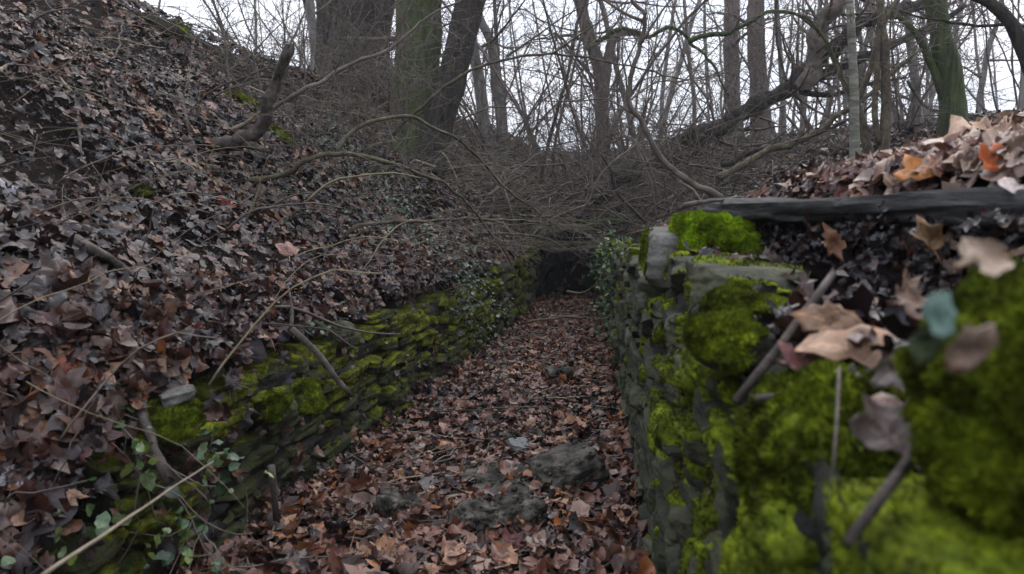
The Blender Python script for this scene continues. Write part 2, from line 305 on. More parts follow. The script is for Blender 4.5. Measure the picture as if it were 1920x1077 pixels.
# ------------------------------------------------------------------ leaves
def maple(rng, rings=2, curl=.3, fold=.3, kind=0):
    if kind == 0:      # five-lobed
        ang = np.radians([0, 14, 26, 42, 60, 74, 92, 112, 128, 150, 180, -150, -128, -112, -92, -74, -60, -42, -26, -14])
        rad = np.array([1.0, .82, .60, .70, .92, .70, .56, .70, .60, .52, .38, .52, .60, .70, .56, .70, .92, .70, .60, .82])
        if rng.random() < .45: rad = rad * np.where((np.arange(20) > rng.integers(2, 8)) & (np.arange(20) < rng.integers(9, 15)), .62, 1.) * rng.uniform(.8, 1.15, 20)      # torn
    elif kind == 1:    # oval
        ang = np.linspace(0, 2 * np.pi, 12, endpoint=False); rad = .95 / np.sqrt(np.cos(ang) ** 2 + (np.sin(ang) / .55) ** 2)
    else:              # oak, wavy
        ang = np.linspace(0, 2 * np.pi, 20, endpoint=False); rad = (1.0 / np.sqrt(np.cos(ang) ** 2 + (np.sin(ang) / .52) ** 2)) * (1 + .13 * np.cos(ang * 10))
    rad = rad * (1 + rng.normal(size=len(rad)) * .12); n = len(ang)
    o = np.stack([np.cos(ang) * rad, np.sin(ang) * rad], -1) * .5
    fr = [1.] if rings == 1 else list(np.linspace(1, 0, rings, endpoint=False))
    P = np.vstack([o * f for f in fr] + [[[0, 0]]]); lc = P * 2
    x, y = P[:, 0], P[:, 1]
    z = .10 * np.sin(x * 9 + rng.uniform(0, 6)) * np.sin(y * 8 + rng.uniform(0, 6)) * curl + fold * np.abs(y) * rng.uniform(-.3, .8)
    z = z + rng.normal(size=len(P)) * .02 * (rings > 1)
    for kk in (curl * 1.6, curl * .8):          # roll the blade about two random axes
        a = rng.uniform(0, 2 * np.pi); ca, sa = math.cos(a), math.sin(a); u = x * ca + y * sa; w = -x * sa + y * ca; kk = max(.05, kk * rng.uniform(.5, 1.3)) * rng.choice([-1, 1, 1])
        z2 = (1 - np.cos(kk * u)) / kk; u2 = np.sin(kk * u) / kk - z * np.sin(kk * u); z = z2 + z * np.cos(kk * u); x = u2 * ca - w * sa; y = u2 * sa + w * ca
    V = np.stack([x, y, z], -1)
    j = np.arange(n); k = (j + 1) % n; Q = []
    for q in range(len(fr) - 1): Q.append(np.stack([q * n + j, q * n + k, (q + 1) * n + k, (q + 1) * n + j], -1))
    b = (len(fr) - 1) * n; T = np.stack([b + j, b + k, np.full(n, len(fr) * n)], -1)
    Q = np.vstack(Q) if Q else np.zeros((0, 4), int)
    if kind == 0 and rings > 1:       # stalk
        s = len(V); st = np.array([[-.15, -.012, 0], [-.15, .012, 0], [-.62, .006, .05], [-.62, -.006, .05]]) ; V = np.vstack([V, st]); lc = np.vstack([lc, st[:, :2] * 0]); Q = np.vstack([Q, [[s, s + 1, s + 2, s + 3]]])
    return V, Q, T, lc
_r = np.random.default_rng(3)
TPL = [maple(_r, 2, _r.uniform(.3, 1.9), _r.uniform(0, .7), k) for k in [0] * 16 + [1] * 7 + [2] * 9]
TPLF = [maple(_r, 1, _r.uniform(.3, 1.2), _r.uniform(0, .6), k) for k in [0] * 5 + [1] * 5]
def scatter(mb, P, N, size, rng, tpl, tilt=.35, tint=None):
    """leaves at P lying along normals N"""
    m = len(P); N = N + rng.normal(size=(m, 3)) * tilt; N /= np.linalg.norm(N, axis=1)[:, None]
    a = rng.normal(size=(m, 3)); U = np.cross(N, a); U /= np.linalg.norm(U, axis=1)[:, None]; Wv = np.cross(N, U)
    which = rng.integers(0, len(tpl), m)
    tint = rng.random(m) if tint is None else tint
    for k, (V, Q, T, lc) in enumerate(tpl):
        s = np.where(which == k)[0]; c = len(s)
        if not c: continue
        B = (V[None, :, 0:1] * U[s][:, None] + V[None, :, 1:2] * Wv[s][:, None] + V[None, :, 2:3] * N[s][:, None]) * size[s][:, None, None] + P[s][:, None]
        off = (np.arange(c) * len(V))[:, None, None]
        mb.add(B.reshape(-1, 3), (Q[None] + off).reshape(-1, 4) if len(Q) else None, (T[None] + off).reshape(-1, 3), np.repeat(tint[s], len(V)), np.tile(lc, (c, 1)))
def gnorm(x, y, e=.06):
    hx = (height(x + e, y) - height(x - e, y)) / (2 * e); hy = (height(x, y + e) - height(x, y - e)) / (2 * e)
    hx = np.clip(hx, -1.2, 1.2); hy = np.clip(hy, -1.2, 1.2)
    N = np.stack([-hx, -hy, np.ones_like(hx)], -1); return N / np.linalg.norm(N, axis=1)[:, None]
def litter(name, label, region, count, size, mat, seed, tpl=TPL, lift=.025, tilt=.35, thin=None, tintp=1.):
    rng = np.random.default_rng(seed); x, y = region(rng, count)
    if thin is not None:
        k = rng.random(len(x)) < thin(x, y); x, y = x[k], y[k]
    z = height(x, y); P = np.stack([x, y, z + .004 + rng.random(len(x)) * lift], -1)
    s = size * (1 + .5 * (1 - sst(2, 4, y))) * rng.uniform(.4, 1.0, len(x)) * rng.uniform(.8, 1.7, len(x))
    # tint drifts in patches
    t = np.clip(rng.random(len(x)) ** tintp + .12 * fbm(np.stack([x, y, 0 * x], -1) * 1.3, 2, seed), 0, 1)
    mb = MB(); scatter(mb, P, gnorm(x, y), s, rng, tpl, tilt, t)
    o = mb.build(name, mat); return tag(o, label, 'leaf litter', kind='stuff')
def reg_left(y0, y1, d1, p=1.):
    def f(rng, n):
        y = y0 + (y1 - y0) * rng.random(n) ** p; return XL(y) - d1 * rng.random(n) - .01, y
    return f
def reg_mid(y0, y1, p=1.):
    def f(rng, n):
        y = y0 + (y1 - y0) * rng.random(n) ** p; t = rng.random(n); return XL(y) + (XR(y) - XL(y)) * t, y
    return f
def reg_right(y0, y1, d0, d1, p=1., q=1.):
    def f(rng, n):
        y = y0 + (y1 - y0) * rng.random(n) ** p; return XR(y) + d0 + (d1 - d0) * rng.random(n) ** q, y
    return f
def bare(x, y):      # patches of bare soil on the steep slope
    return .17 + .83 * sst(-.28, .05, fbm(np.stack([x, y, 0 * x], -1) * 1.1, 3, 31))
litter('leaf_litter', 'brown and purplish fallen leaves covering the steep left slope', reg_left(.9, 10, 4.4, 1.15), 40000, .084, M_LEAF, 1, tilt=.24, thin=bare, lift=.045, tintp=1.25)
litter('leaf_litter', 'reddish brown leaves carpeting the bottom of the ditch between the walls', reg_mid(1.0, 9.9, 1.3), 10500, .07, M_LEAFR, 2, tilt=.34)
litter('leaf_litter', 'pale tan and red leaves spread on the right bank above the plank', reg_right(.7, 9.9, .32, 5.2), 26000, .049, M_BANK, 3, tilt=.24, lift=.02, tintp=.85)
litter('leaf_litter', 'dim brown leaves on the ground behind the culvert and under the trees', lambda r, n: (r.uniform(-8, 13, n), 9.98 + 20 * r.random(n) ** 1.6), 30000, .11, M_LEAF, 4, tpl=TPLF, tilt=.4)

litter('leaf_litter', 'leaves and crumbs filling the hollow under the plank, tinted dark to paint its shade', reg_right(.85, 2.4, .06, .4), 380, .05, M_LEAF, 6, tilt=.9, lift=.06, tintp=1.6)  # tints pulled low: the hollow's shade is painted into these leaves
def reg_lip(rng, n):
    y = 1.6 + 7.6 * rng.random(n) ** 1.2; return XL(y) - .30 * rng.random(n) + .01, y
litter('leaf_litter', 'wet brown leaves lapping over the top edge of the left wall', reg_lip, 5200, .062, M_LEAF, 8, tilt=.5, lift=.07)
litter('leaf_crumbs', 'broken leaf crumbs and humus between the leaves of the left slope', reg_left(.9, 9, 4.2, 1.2), 42000, .017, M_LEAF, 9, tpl=TPLF, tilt=.8, lift=.012, tintp=2.0)
def reg_edge(rng, n):
    y = .7 + 2.6 * rng.random(n); return XR(y) + RB(y) - .06 + .3 * rng.random(n), y
litter('leaf_litter', 'leaves heaped along the back edge of the plank on the right bank', reg_edge, 3000, .045, M_BANK, 16, tilt=.2, lift=.03)
def hollow():
    rg_ = np.random.default_rng(15); n = 1500; y = rg_.uniform(.85, 2.65, n); z = .87 + .22 * rg_.random(n) ** 1.2; d = .05 * rg_.random(n)
    P = np.stack([XR(y) + RB(y) - .035 - d - (1.09 - z) * .25, y, z], -1); mb = MB()
    scatter(mb, P, np.tile([-.8, -.4, .5], (n, 1)), .032 * rg_.uniform(.4, 1.6, n), rg_, TPL, .7, rg_.random(n) ** 3 * .8)  # tints crowd the dark end, painting the shade at the back
    tag(mb.build('leaf_litter', M_LEAF), 'leaves packed against the back of the hollow under the plank, shade painted in as a blackish tint', 'leaf litter', kind='stuff')
hollow()
# ------------------------------------------------------------------ stones, walls, moss
def cubesphere(n):
    g = np.linspace(-1, 1, n + 1); d = {}; V = []; Q = []
    def vid(p):
        k = tuple(np.round(p, 5))
        if k not in d: d[k] = len(V); V.append(p)
        return d[k]
    for ax in range(3):
        for s in (-1, 1):
            a, b = [i for i in range(3) if i != ax]
            for i in range(n):
                for j in range(n):
                    q = []
                    for u, v in ((i, j), (i + 1, j), (i + 1, j + 1), (i, j + 1)):
                        p = [0, 0, 0]; p[ax] = s; p[a] = g[u]; p[b] = g[v]; q.append(vid(p))
                    if (s > 0) == (ax == 1): q = q[::-1]
                    Q.append(q)
    return np.array(V, float), np.array(Q)
CS = {n: cubesphere(n) for n in (8, 14, 16, 30)}
CS[12] = CS[16]; CS[22] = CS[30]
def stone(mb, c, half, R, rng, n=8, k=9, rough=.1, tint=None, chip=.8, grit=0.):
    V, Q = CS[n]; nn = (np.abs(V) ** k).sum(1) ** (1. / k); P = V / nn[:, None]
    half = np.array(half, float); sd = int(rng.integers(1e4)); off = rng.random(3) * 50
    # planes split off the corners and edges
    for _ in range(14):
        d = rnd_dir(rng); d0 = rng.uniform(.82, 1.25) * max(.75, np.abs(d).sum() ** .5 * .9); e = P @ d - d0; P = P - np.maximum(e, 0)[:, None] * d * min(1., chip * 1.25)
    P = P * half
    sc = 1. / max(.02, half.mean()); nz = fbm(P * sc * 1.1 + off, 2, sd % 50)
    st = vnoise(P * np.array([9, 9, 75]) + off, sd % 50) + .6 * vnoise(P * np.array([22, 22, 130]) + off, sd % 50 + 1)      # bedding ledges
    nz2 = fbm(P * 60 + off, 3, sd % 50)
    dirn = P / (np.linalg.norm(P, axis=1)[:, None] + 1e-9); hz = dirn.copy(); hz[:, 2] *= .15
    P = P + dirn * (nz * rough * half.min() * .8 + nz2 * (.003 + grit))[:, None] + hz * (st * min(.0055, half.min() * .15))[:, None]
    P = P @ np.asarray(R).T + np.asarray(c)
    mb.add(P, Q, None, rng.uniform(.1, .9) if tint is None else tint)
def rotm(rx, ry, rz):
    cx, sx, cy, sy, cz, sz = math.cos(rx), math.sin(rx), math.cos(ry), math.sin(ry), math.cos(rz), math.sin(rz)
    return np.array([[cz, -sz, 0], [sz, cz, 0], [0, 0, 1]]) @ np.array([[cy, 0, sy], [0, 1, 0], [-sy, 0, cy]]) @ np.array([[1, 0, 0], [0, cx, -sx], [0, sx, cx]])
def wall(mb, edge, y0, y1, top, side, rng, hmin=.05, hmax=.12, lmin=.1, lmax=.32, n=8, zb=-.04, jit=.018, k=12):
    z = zb; row = 0
    while z < 1.2:
        h = rng.uniform(hmin, hmax); y = y0 - rng.uniform(0, .2); any_ = False
        while y < y1:
            L = rng.uniform(lmin, lmax); ym = y + L / 2; hh = h * rng.uniform(.8, 1.12)
            zt = float(top(ym)) + rng.uniform(-.04, .03)
            if z + h * .55 < zt and ym < y1:
                any_ = True; e = .05; dx = float(edge(ym + e) - edge(ym - e)) / (2 * e); az = -math.atan(dx)
                dep = rng.uniform(.09, .14); push = rng.normal() * jit * 1.25
                cx = float(edge(ym)) + side * (dep - push); zz = z + h / 2 + rng.normal() * .008
                stone(mb, (cx, ym, zz), (dep, L / 2 * .98, hh / 2 * .97), rotm(rng.normal() * .05, rng.normal() * .05, az + rng.normal() * .05), rng, n, k, .22)
            y += L
        z += h; row += 1
        if not any_ and z > .3: break
def core(mb, edge, y0, y1, top, side, back=.028):
    ys = np.arange(y0, y1, .018); zs = np.linspace(-.05, 1, 60); Yg, Zg = np.meshgrid(ys, zs, indexing='ij'); tp = np.array([float(top(y)) for y in ys])[:, None] - .03
    Zg = -.05 + (zs[None] + .05) / 1.05 * (tp + .05); P = np.stack([np.zeros(Yg.size), Yg.ravel(), Zg.ravel()], -1)
    dx = back + .016 * fbm(P * np.array([1, 14, 30]), 4, 3); X = edge(Yg).ravel() + side * dx; V = np.stack([X, Yg.ravel(), Zg.ravel()], -1); r, c = Yg.shape
    i = np.arange(r - 1)[:, None] * c; j = np.arange(c - 1)[None]; Q = np.stack([i + j, i + j + 1, i + c + j + 1, i + c + j], -1).reshape(-1, 4)
    if side > 0: Q = Q[:, ::-1]
    mb.add(V, Q[:, ::-1], None, .4)
def moss_over(src, mask_fn, thick, name, mat, parent, fuzz=0, flen=.006, seed=0, cush=1., crumbs=0, csize=.016):
    """a moss skin grown off the mesh src where mask_fn(P,N) > 0, with upright fronds"""
    me = src.data; nv = len(me.vertices); P = np.empty(nv * 3, np.float32); me.vertices.foreach_get('co', P); P = P.reshape(-1, 3).astype(float)
    N = np.empty(nv * 3, np.float32); me.vertex_normals.foreach_get('vector', N); N = N.reshape(-1, 3).astype(float)
    Q = np.empty(len(me.loops), np.int32); me.loops.foreach_get('vertex_index', Q); Q = Q.reshape(-1, 4)
    M = mask_fn(P, N); keep = (M[Q] > -.02).all(1); Q = Q[keep]
    if not len(Q): return None
    T = sst(-.02, .35, M) * thick
    lump = .5 * vnoise(P * 38, seed) + .6 * vnoise(P * 85, seed + 1) + .9 * np.abs(vnoise(P * 16, seed + 2))
    V = P + N * (T * (1 + cush * lump * .8) - .0015)[:, None]
    use, inv = np.unique(Q.ravel(), return_inverse=True); Qn = inv.reshape(-1, 4)
    mb = MB(); mb.add(V[use], Qn, None, .5 + .28 * vnoise(P[use] * 7, seed + 4))
    if fuzz:
        rng = np.random.default_rng(seed + 9)
        F = V[Q]; ar = np.linalg.norm(np.cross(F[:, 2] - F[:, 0], F[:, 3] - F[:, 1]), axis=1) / 2; wgt = np.where(M[Q].mean(1) > .02, ar, 0)
        if wgt.sum() > 0:
            idx = rng.choice(len(Q), fuzz, p=wgt / wgt.sum()); a, b = rng.random(fuzz)[:, None], rng.random(fuzz)[:, None]
            Fp = F[idx]; p = (Fp[:, 0] * (1 - a) + Fp[:, 1] * a) * (1 - b) + (Fp[:, 3] * (1 - a) + Fp[:, 2] * a) * b
            nn = N[Q[idx, 0]] + rng.normal(size=(fuzz, 3)) * .55 + np.array([0, 0, .25]); nn /= np.linalg.norm(nn, axis=1)[:, None]
            s = np.cross(nn, rng.normal(size=(fuzz, 3))); s /= np.linalg.norm(s, axis=1)[:, None]
            ln = flen * rng.uniform(.5, 1.5, fuzz)[:, None]; w = ln * .28
            p = p - nn * ln * .25
            B = np.stack([p - s * w, p + s * w, p + nn * ln], 1).reshape(-1, 3)
            tt = np.repeat(np.clip(.5 + .3 * vnoise(p * 7, seed + 4) + rng.normal(size=fuzz) * .2, 0, 1), 3)
            mb.add(B, None, np.arange(fuzz * 3).reshape(-1, 3), tt)
    if crumbs:
        rng = np.random.default_rng(seed + 19); F = V[Q]; idx = rng.integers(0, len(Q), crumbs); cm = MB()
        scatter(cm, F[idx, 0] + N[Q[idx, 0]] * .004, N[Q[idx, 0]], csize * rng.uniform(.3, 1.6, crumbs), rng, TPLF, .5, rng.random(crumbs))
        cm.build('litter_bits', M_LEAFR, parent)['kind'] = 'stuff'
    return mb.build(name, mat, parent)

rng = np.random.default_rng(21)
LW = empty('stone_wall', (0, 0, 0), 'low dry stone wall with dull olive moss at the foot of the left slope', 'stone wall')
LW.location = (-.9, 3, 0)
def part(mb, name, mat, root): return mb.build(name, mat, root, origin=tuple(root.location))
mb = MB(); wall(mb, XL, 2.22, 6.6, lambda y: topL(y) - .055, -1, rng, .045, .095, .12, .34, 12, jit=.012)
mc = MB(); core(mc, XL, 2.22, 6.6, lambda y: topL(y) - .05, -1); part(mc, 'packed_rubble', M_STONED, LW)
lws = part(mb, 'stones', M_STONEG, LW)
def offs(root, f): 
    o = np.array(root.location); return lambda P, N: f(P + o, N)
moss_over(lws, offs(LW, lambda P, N: .9 * fbm(P * 2.2, 3, 3) + .35 * N[:, 2] + .3 * sst(.05, .5, P[:, 2]) - .28), .004, 'moss', M_MOSSD, LW, 150000, .006, 5, 1., 500, .02)
BW = empty('stone_wall', (.2, 8.3, 0), 'short mossy stone wall end beside the culvert mouth, behind the ivy clump', 'stone wall')
mb = MB(); wall(mb, XL, 6.9, 9.8, lambda y: topL(y) + .05, -1, rng, .06, .11, .12, .3, 8)
bws = part(mb, 'stones', M_STONEG, BW)
moss_over(bws, offs(BW, lambda P, N: .9 * fbm(P * 1.8, 3, 4) + .3 * N[:, 2] - .2), .009, 'moss', M_MOSSD, BW, 25000, .01, 6)

RW = empty('stone_wall', (.5, 3, 0), 'tall dry stone retaining wall with bright green moss along the right side of the ditch', 'stone wall')
def topRw(y): return np.interp(y, [0, .55, .75, 1.0, 1.4, 2.3, 2.5, 3.6, 5, 7, 9.7], [.86, .86, .88, .87, .91, .93, .90, .88, .82, .76, .68])
mb = MB(); wall(mb, XR, .1, 2.3, topRw, 1, rng, .06, .12, .14, .42, 22, jit=.010)
wall(mb, XR, 2.3, 5.2, topRw, 1, rng, .05, .11, .12, .42, 12, jit=.011)
wall(mb, XR, 5.2, 9.8, topRw, 1, rng, .06, .12, .14, .4, 8, jit=.014)
mc = MB(); core(mc, XR, .1, 9.8, topRw, 1); part(mc, 'packed_rubble', M_STONED, RW)
rws = part(mb, 'stones', M_STONE, RW)
def rmask(P, N):
    near = 1 - sst(1.1, 1.7, P[:, 1]); m = .95 * fbm(P * np.array([2., 5.2, 1.5]), 4, 8) + .22 * N[:, 2] - .05 + .55 * near * sst(.35, .6, P[:, 2]) - .45 * (1 - sst(.1, .5, P[:, 2])) - .06
    return m - .25 * sst(2.2, 3, P[:, 1]) + .26 * (1 - sst(.7, 1.0, P[:, 1])) + .62 * vnoise(P * np.array([9, 12, 12]), 77) + .02 - .16 * sst(-.2, -.8, N[:, 0]) * sst(.9, 1.3, P[:, 1])
moss_over(rws, offs(RW, rmask), .008, 'moss', M_MOSS, RW, 330000, .0075, 7, 1.1, 900, .014)

# mossy boulders heaped at the near end of the right wall
def boulder(name, c, half, R, label, cat, mat, n=22, k=4, rough=.25, moss=None, mm=None, seed=1, thick=.02, fz=30000, group=None, tint=.5, chip=.6):
    root = empty(name, (c[0], c[1], c[2] - half[2]), label, cat, group)
    mb = MB(); stone(mb, c, half, R, np.random.default_rng(seed), n, k, rough, tint, chip)
    s = mb.build('rock', mat, root, origin=tuple(root.location))
    if moss: moss_over(s, offs(root, moss), thick, 'moss', mm or M_MOSS, root, fz, .008, seed, 1.1)
    return root
boulder('mossy_boulder', (.485, .62, .90), (.125, .11, .12), rotm(.1, -.3, .1), 'large bright green moss mound at the near right edge of the wall', 'boulder', M_STONE, moss=lambda P, N: .6 + .5 * fbm(P * 6, 2, 4), seed=5, thick=.03, fz=90000)
boulder('mossy_boulder', (.42, .95, .79), (.10, .13, .08), rotm(0, .1, .2), 'mossy stone hanging below the curled brown leaf on the right wall', 'boulder', M_STONE, moss=lambda P, N: .35 + .6 * fbm(P * 6, 2, 5) , seed=6, thick=.025, fz=50000)

# capstone with the vivid cushion
cs = at(1290, 470, 2.75); cs = (.575, 2.56, .935)
cap_ = boulder('cap_stone', cs, (.175, .22, .085), rotm(.02, .03, -.1), 'thick grey cap stone under the plank end, topped by a vivid moss cushion', 'stone', M_CAP, n=22, k=7, rough=.12, seed=12, tint=.85,
        moss=lambda P, N: .7 * fbm(P * 5, 2, 9) - .5 + .5 * sst(-.3, -.8, N[:, 0]), thick=.004, fz=5000)
cu = at(1332, 440, 2.38); root = empty('moss_cushion', cu, 'vivid yellow green moss cushion bulging over the cap stone below the plank end', 'moss')
mb = MB(); stone(mb, cu, (.085, .12, .045), rotm(0, 0.1, 0), np.random.default_rng(4), 22, 2.8, .5, .6); stone(mb, cu + np.array([-.04, -.04, -.03]), (.045, .06, .035), rotm(0, -.3, .3), np.random.default_rng(8), 12, 2.5, .5, .6); stone(mb, cu + np.array([.07, -.05, -.035]), (.06, .09, .035), rotm(0, .2, 0), np.random.default_rng(5), 12, 2.4, .3, .6)
c0 = mb.build('cushion', M_MOSSB, root, origin=tuple(cu)); moss_over(c0, lambda P, N: .5 + 0 * P[:, 0], .009, 'fronds', M_MOSSB, root, 60000, .008, 3, 2.2)
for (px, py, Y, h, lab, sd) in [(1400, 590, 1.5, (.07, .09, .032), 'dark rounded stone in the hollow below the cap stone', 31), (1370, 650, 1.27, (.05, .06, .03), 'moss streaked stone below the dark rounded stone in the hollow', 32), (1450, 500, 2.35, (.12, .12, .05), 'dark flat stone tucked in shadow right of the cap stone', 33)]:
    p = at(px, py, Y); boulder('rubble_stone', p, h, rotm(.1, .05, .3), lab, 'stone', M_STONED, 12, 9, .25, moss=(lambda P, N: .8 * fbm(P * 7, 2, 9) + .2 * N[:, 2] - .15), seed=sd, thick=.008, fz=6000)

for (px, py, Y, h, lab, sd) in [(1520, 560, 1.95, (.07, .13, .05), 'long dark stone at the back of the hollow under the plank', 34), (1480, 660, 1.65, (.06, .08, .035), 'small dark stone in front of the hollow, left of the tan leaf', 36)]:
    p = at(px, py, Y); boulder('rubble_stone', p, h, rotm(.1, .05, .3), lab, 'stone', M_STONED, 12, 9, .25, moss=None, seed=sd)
# ------------------------------------------------------------------ culvert
def culvert():
    root = empty('culvert', (.64, 9.85, 0), 'low dark culvert mouth with a stone slab lintel closing the far end of the ditch', 'culvert')
    cx, w, h0 = .66, .30, .14
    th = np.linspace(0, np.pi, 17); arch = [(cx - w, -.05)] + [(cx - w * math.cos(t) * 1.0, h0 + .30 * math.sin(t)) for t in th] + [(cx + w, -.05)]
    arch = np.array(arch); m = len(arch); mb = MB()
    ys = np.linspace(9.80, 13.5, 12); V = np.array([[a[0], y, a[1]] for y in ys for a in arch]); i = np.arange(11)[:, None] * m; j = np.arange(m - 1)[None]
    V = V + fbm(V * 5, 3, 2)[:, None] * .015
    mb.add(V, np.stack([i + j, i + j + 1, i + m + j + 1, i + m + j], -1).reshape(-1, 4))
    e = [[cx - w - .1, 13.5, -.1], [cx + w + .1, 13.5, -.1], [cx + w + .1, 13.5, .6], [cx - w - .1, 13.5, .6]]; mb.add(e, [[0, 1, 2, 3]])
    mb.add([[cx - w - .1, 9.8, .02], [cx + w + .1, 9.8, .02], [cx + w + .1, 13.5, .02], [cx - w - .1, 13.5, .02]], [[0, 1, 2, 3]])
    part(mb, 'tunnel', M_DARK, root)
    # face of the mouth: rubble voussoirs and packing stones
    r = np.random.default_rng(8); mb = MB()
    for t in np.linspace(0, np.pi, 11):
        c = (cx - (w + .07) * math.cos(t), 9.80 + r.normal() * .02, h0 + (.30 + .06) * math.sin(t))
        stone(mb, c, (.075, .10, .055), rotm(0, -(math.pi / 2 - t) if t < 1.5 else (t - math.pi / 2), 0), r, 8, 5, .2)
    for x in np.arange(.1, 1.4, .16):
        for z in np.arange(.03, .95, .10):
            d = math.hypot((x - cx) / (w + .12), (z - h0) / .42)
            if (z > h0 and d < 1.08) or (z <= h0 and abs(x - cx) < w + .06): continue
            stone(mb, (x + r.normal() * .02, 9.86 + r.normal() * .02, z), (.085, .10, .052), rotm(0, r.normal() * .08, r.normal() * .1), r, 8, 5, .2)
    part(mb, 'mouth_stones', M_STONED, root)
    mb = MB()
    for x0, x1, z0, z1 in ((-.35, cx - w + .02, -.1, .62), (cx + w - .02, 1.75, -.1, .62), (cx - w + .021, cx + w - .021, .45, .619)): stone(mb, ((x0 + x1) / 2, 9.985, (z0 + z1) / 2), ((x1 - x0) / 2, .05, (z1 - z0) / 2), np.eye(3), r, 8, 20, .02, .3, 0)
    part(mb, 'packed_earth', M_SOIL, root)
    mb = MB(); stone(mb, (cx, 9.72, .62), (.55, .16, .045), rotm(.1, .03, .03), r, 12, 6, .2); part(mb, 'lintel', M_STONEG, root)
culvert()

# ------------------------------------------------------------------ stones on the ditch floor
def gpt(px, py):      # where the sight line of a photo point meets the ditch floor
    Y = 1.2
    while Y < 12:
        p = at(px, py, Y)
        if p[2] <= float(height(np.array([p[0]]), np.array([Y]))[0]): return p
        Y += .01
    return p
def rock(px, py, half, rot, label, mat, seed, k=4, rough=.3, n=22, dz=.3, tint=.5, peb=0, chip=.8):
    p = gpt(px, py); p[2] += half[2] * (dz + .35); root = empty('rock', (p[0], p[1], p[2] - half[2]), label, 'rock')
    mb = MB(); r = np.random.default_rng(seed); stone(mb, p, half, rotm(*rot), r, n, k, rough, tint, chip, .007 if peb else .002)
    o = mb.build('rock_body', mat, root, origin=tuple(root.location))
    if peb:
        V = mb.arrays(); mb2 = MB()
        for i in r.choice(len(V), peb):
            if V[i][2] > p[2] - half[2] * .6: s = r.uniform(.004, .013); stone(mb2, V[i], (s, s * r.uniform(.6, 1), s * .7), rotm(*r.uniform(0, 3, 3)), r, 8, 2.5, .2, r.random())
        mb2.build('pebbles', M_GRAVEL, root, origin=tuple(root.location))['kind'] = 'stuff'
    return root
rock(930, 985, (.14, .12, .06), (.1, -.1, .4), 'crumbling pebbly concrete lump, nearest of the rocks on the ditch floor', M_GRAVEL, 1, 5, .5, peb=260)
rock(1065, 905, (.13, .10, .07), (.1, -.25, .3), 'large dark wedge shaped concrete block beyond the pebbly lump', M_GRAVEL, 22, 9, .3, peb=60)
rock(935, 915, (.16, .12, .04), (.1, .05, -.5), 'sloping pebbly concrete slab between the lump and the dark block', M_GRAVEL, 6, 7, .4, peb=200, dz=.1)
rock(770, 972, (.11, .08, .055), (0, .15, -.3), 'half buried grey concrete lump on the left of the ditch floor', M_GRAVEL, 3, 6, .4, peb=120, dz=0)
rock(975, 845, (.055, .05, .02), (.25, .1, .5), 'small flat slate grey stone behind the concrete block', M_SLATE, 4, 6, .1, dz=.8, chip=.9)
rock(1045, 720, (.085, .07, .065), (0, 0, .2), 'small dark rock on the far ditch floor', M_GRAVEL, 5, 3.5, .35, peb=0)
rock(635, 640, (.07, .07, .05), (.1, 0, .2), 'dark rock lodged on top of the left wall beside the sloping stick', M_STONE, 15, 4, .3)

def banked():
    rg_ = np.random.default_rng(5); P = []
    for px, py, a, b in ((930, 985, .17, .14), (1050, 895, .23, .12), (935, 915, .18, .14), (770, 972, .12, .10), (1045, 720, .10, .09)):
        c = gpt(px, py)
        for q in range(70):
            t = rg_.uniform(0, 6.28); k = rg_.uniform(.75, 1.25) if rg_.random() < .85 else rg_.uniform(.1, .7)
            P.append((c[0] + a * k * math.cos(t), c[1] + b * k * math.sin(t), c[2] + max(.0, 1.15 - k) * .10 + rg_.random() * .03))
    P = np.array(P); mb = MB(); scatter(mb, P, np.tile([0, -.2, 1.], (len(P), 1)), .065 * rg_.uniform(.6, 1.4, len(P)), rg_, TPL, .6)
    tag(mb.build('leaf_litter', M_LEAFR), 'leaves drifted against and over the concrete lumps in the ditch', 'leaf litter', kind='stuff')
banked()

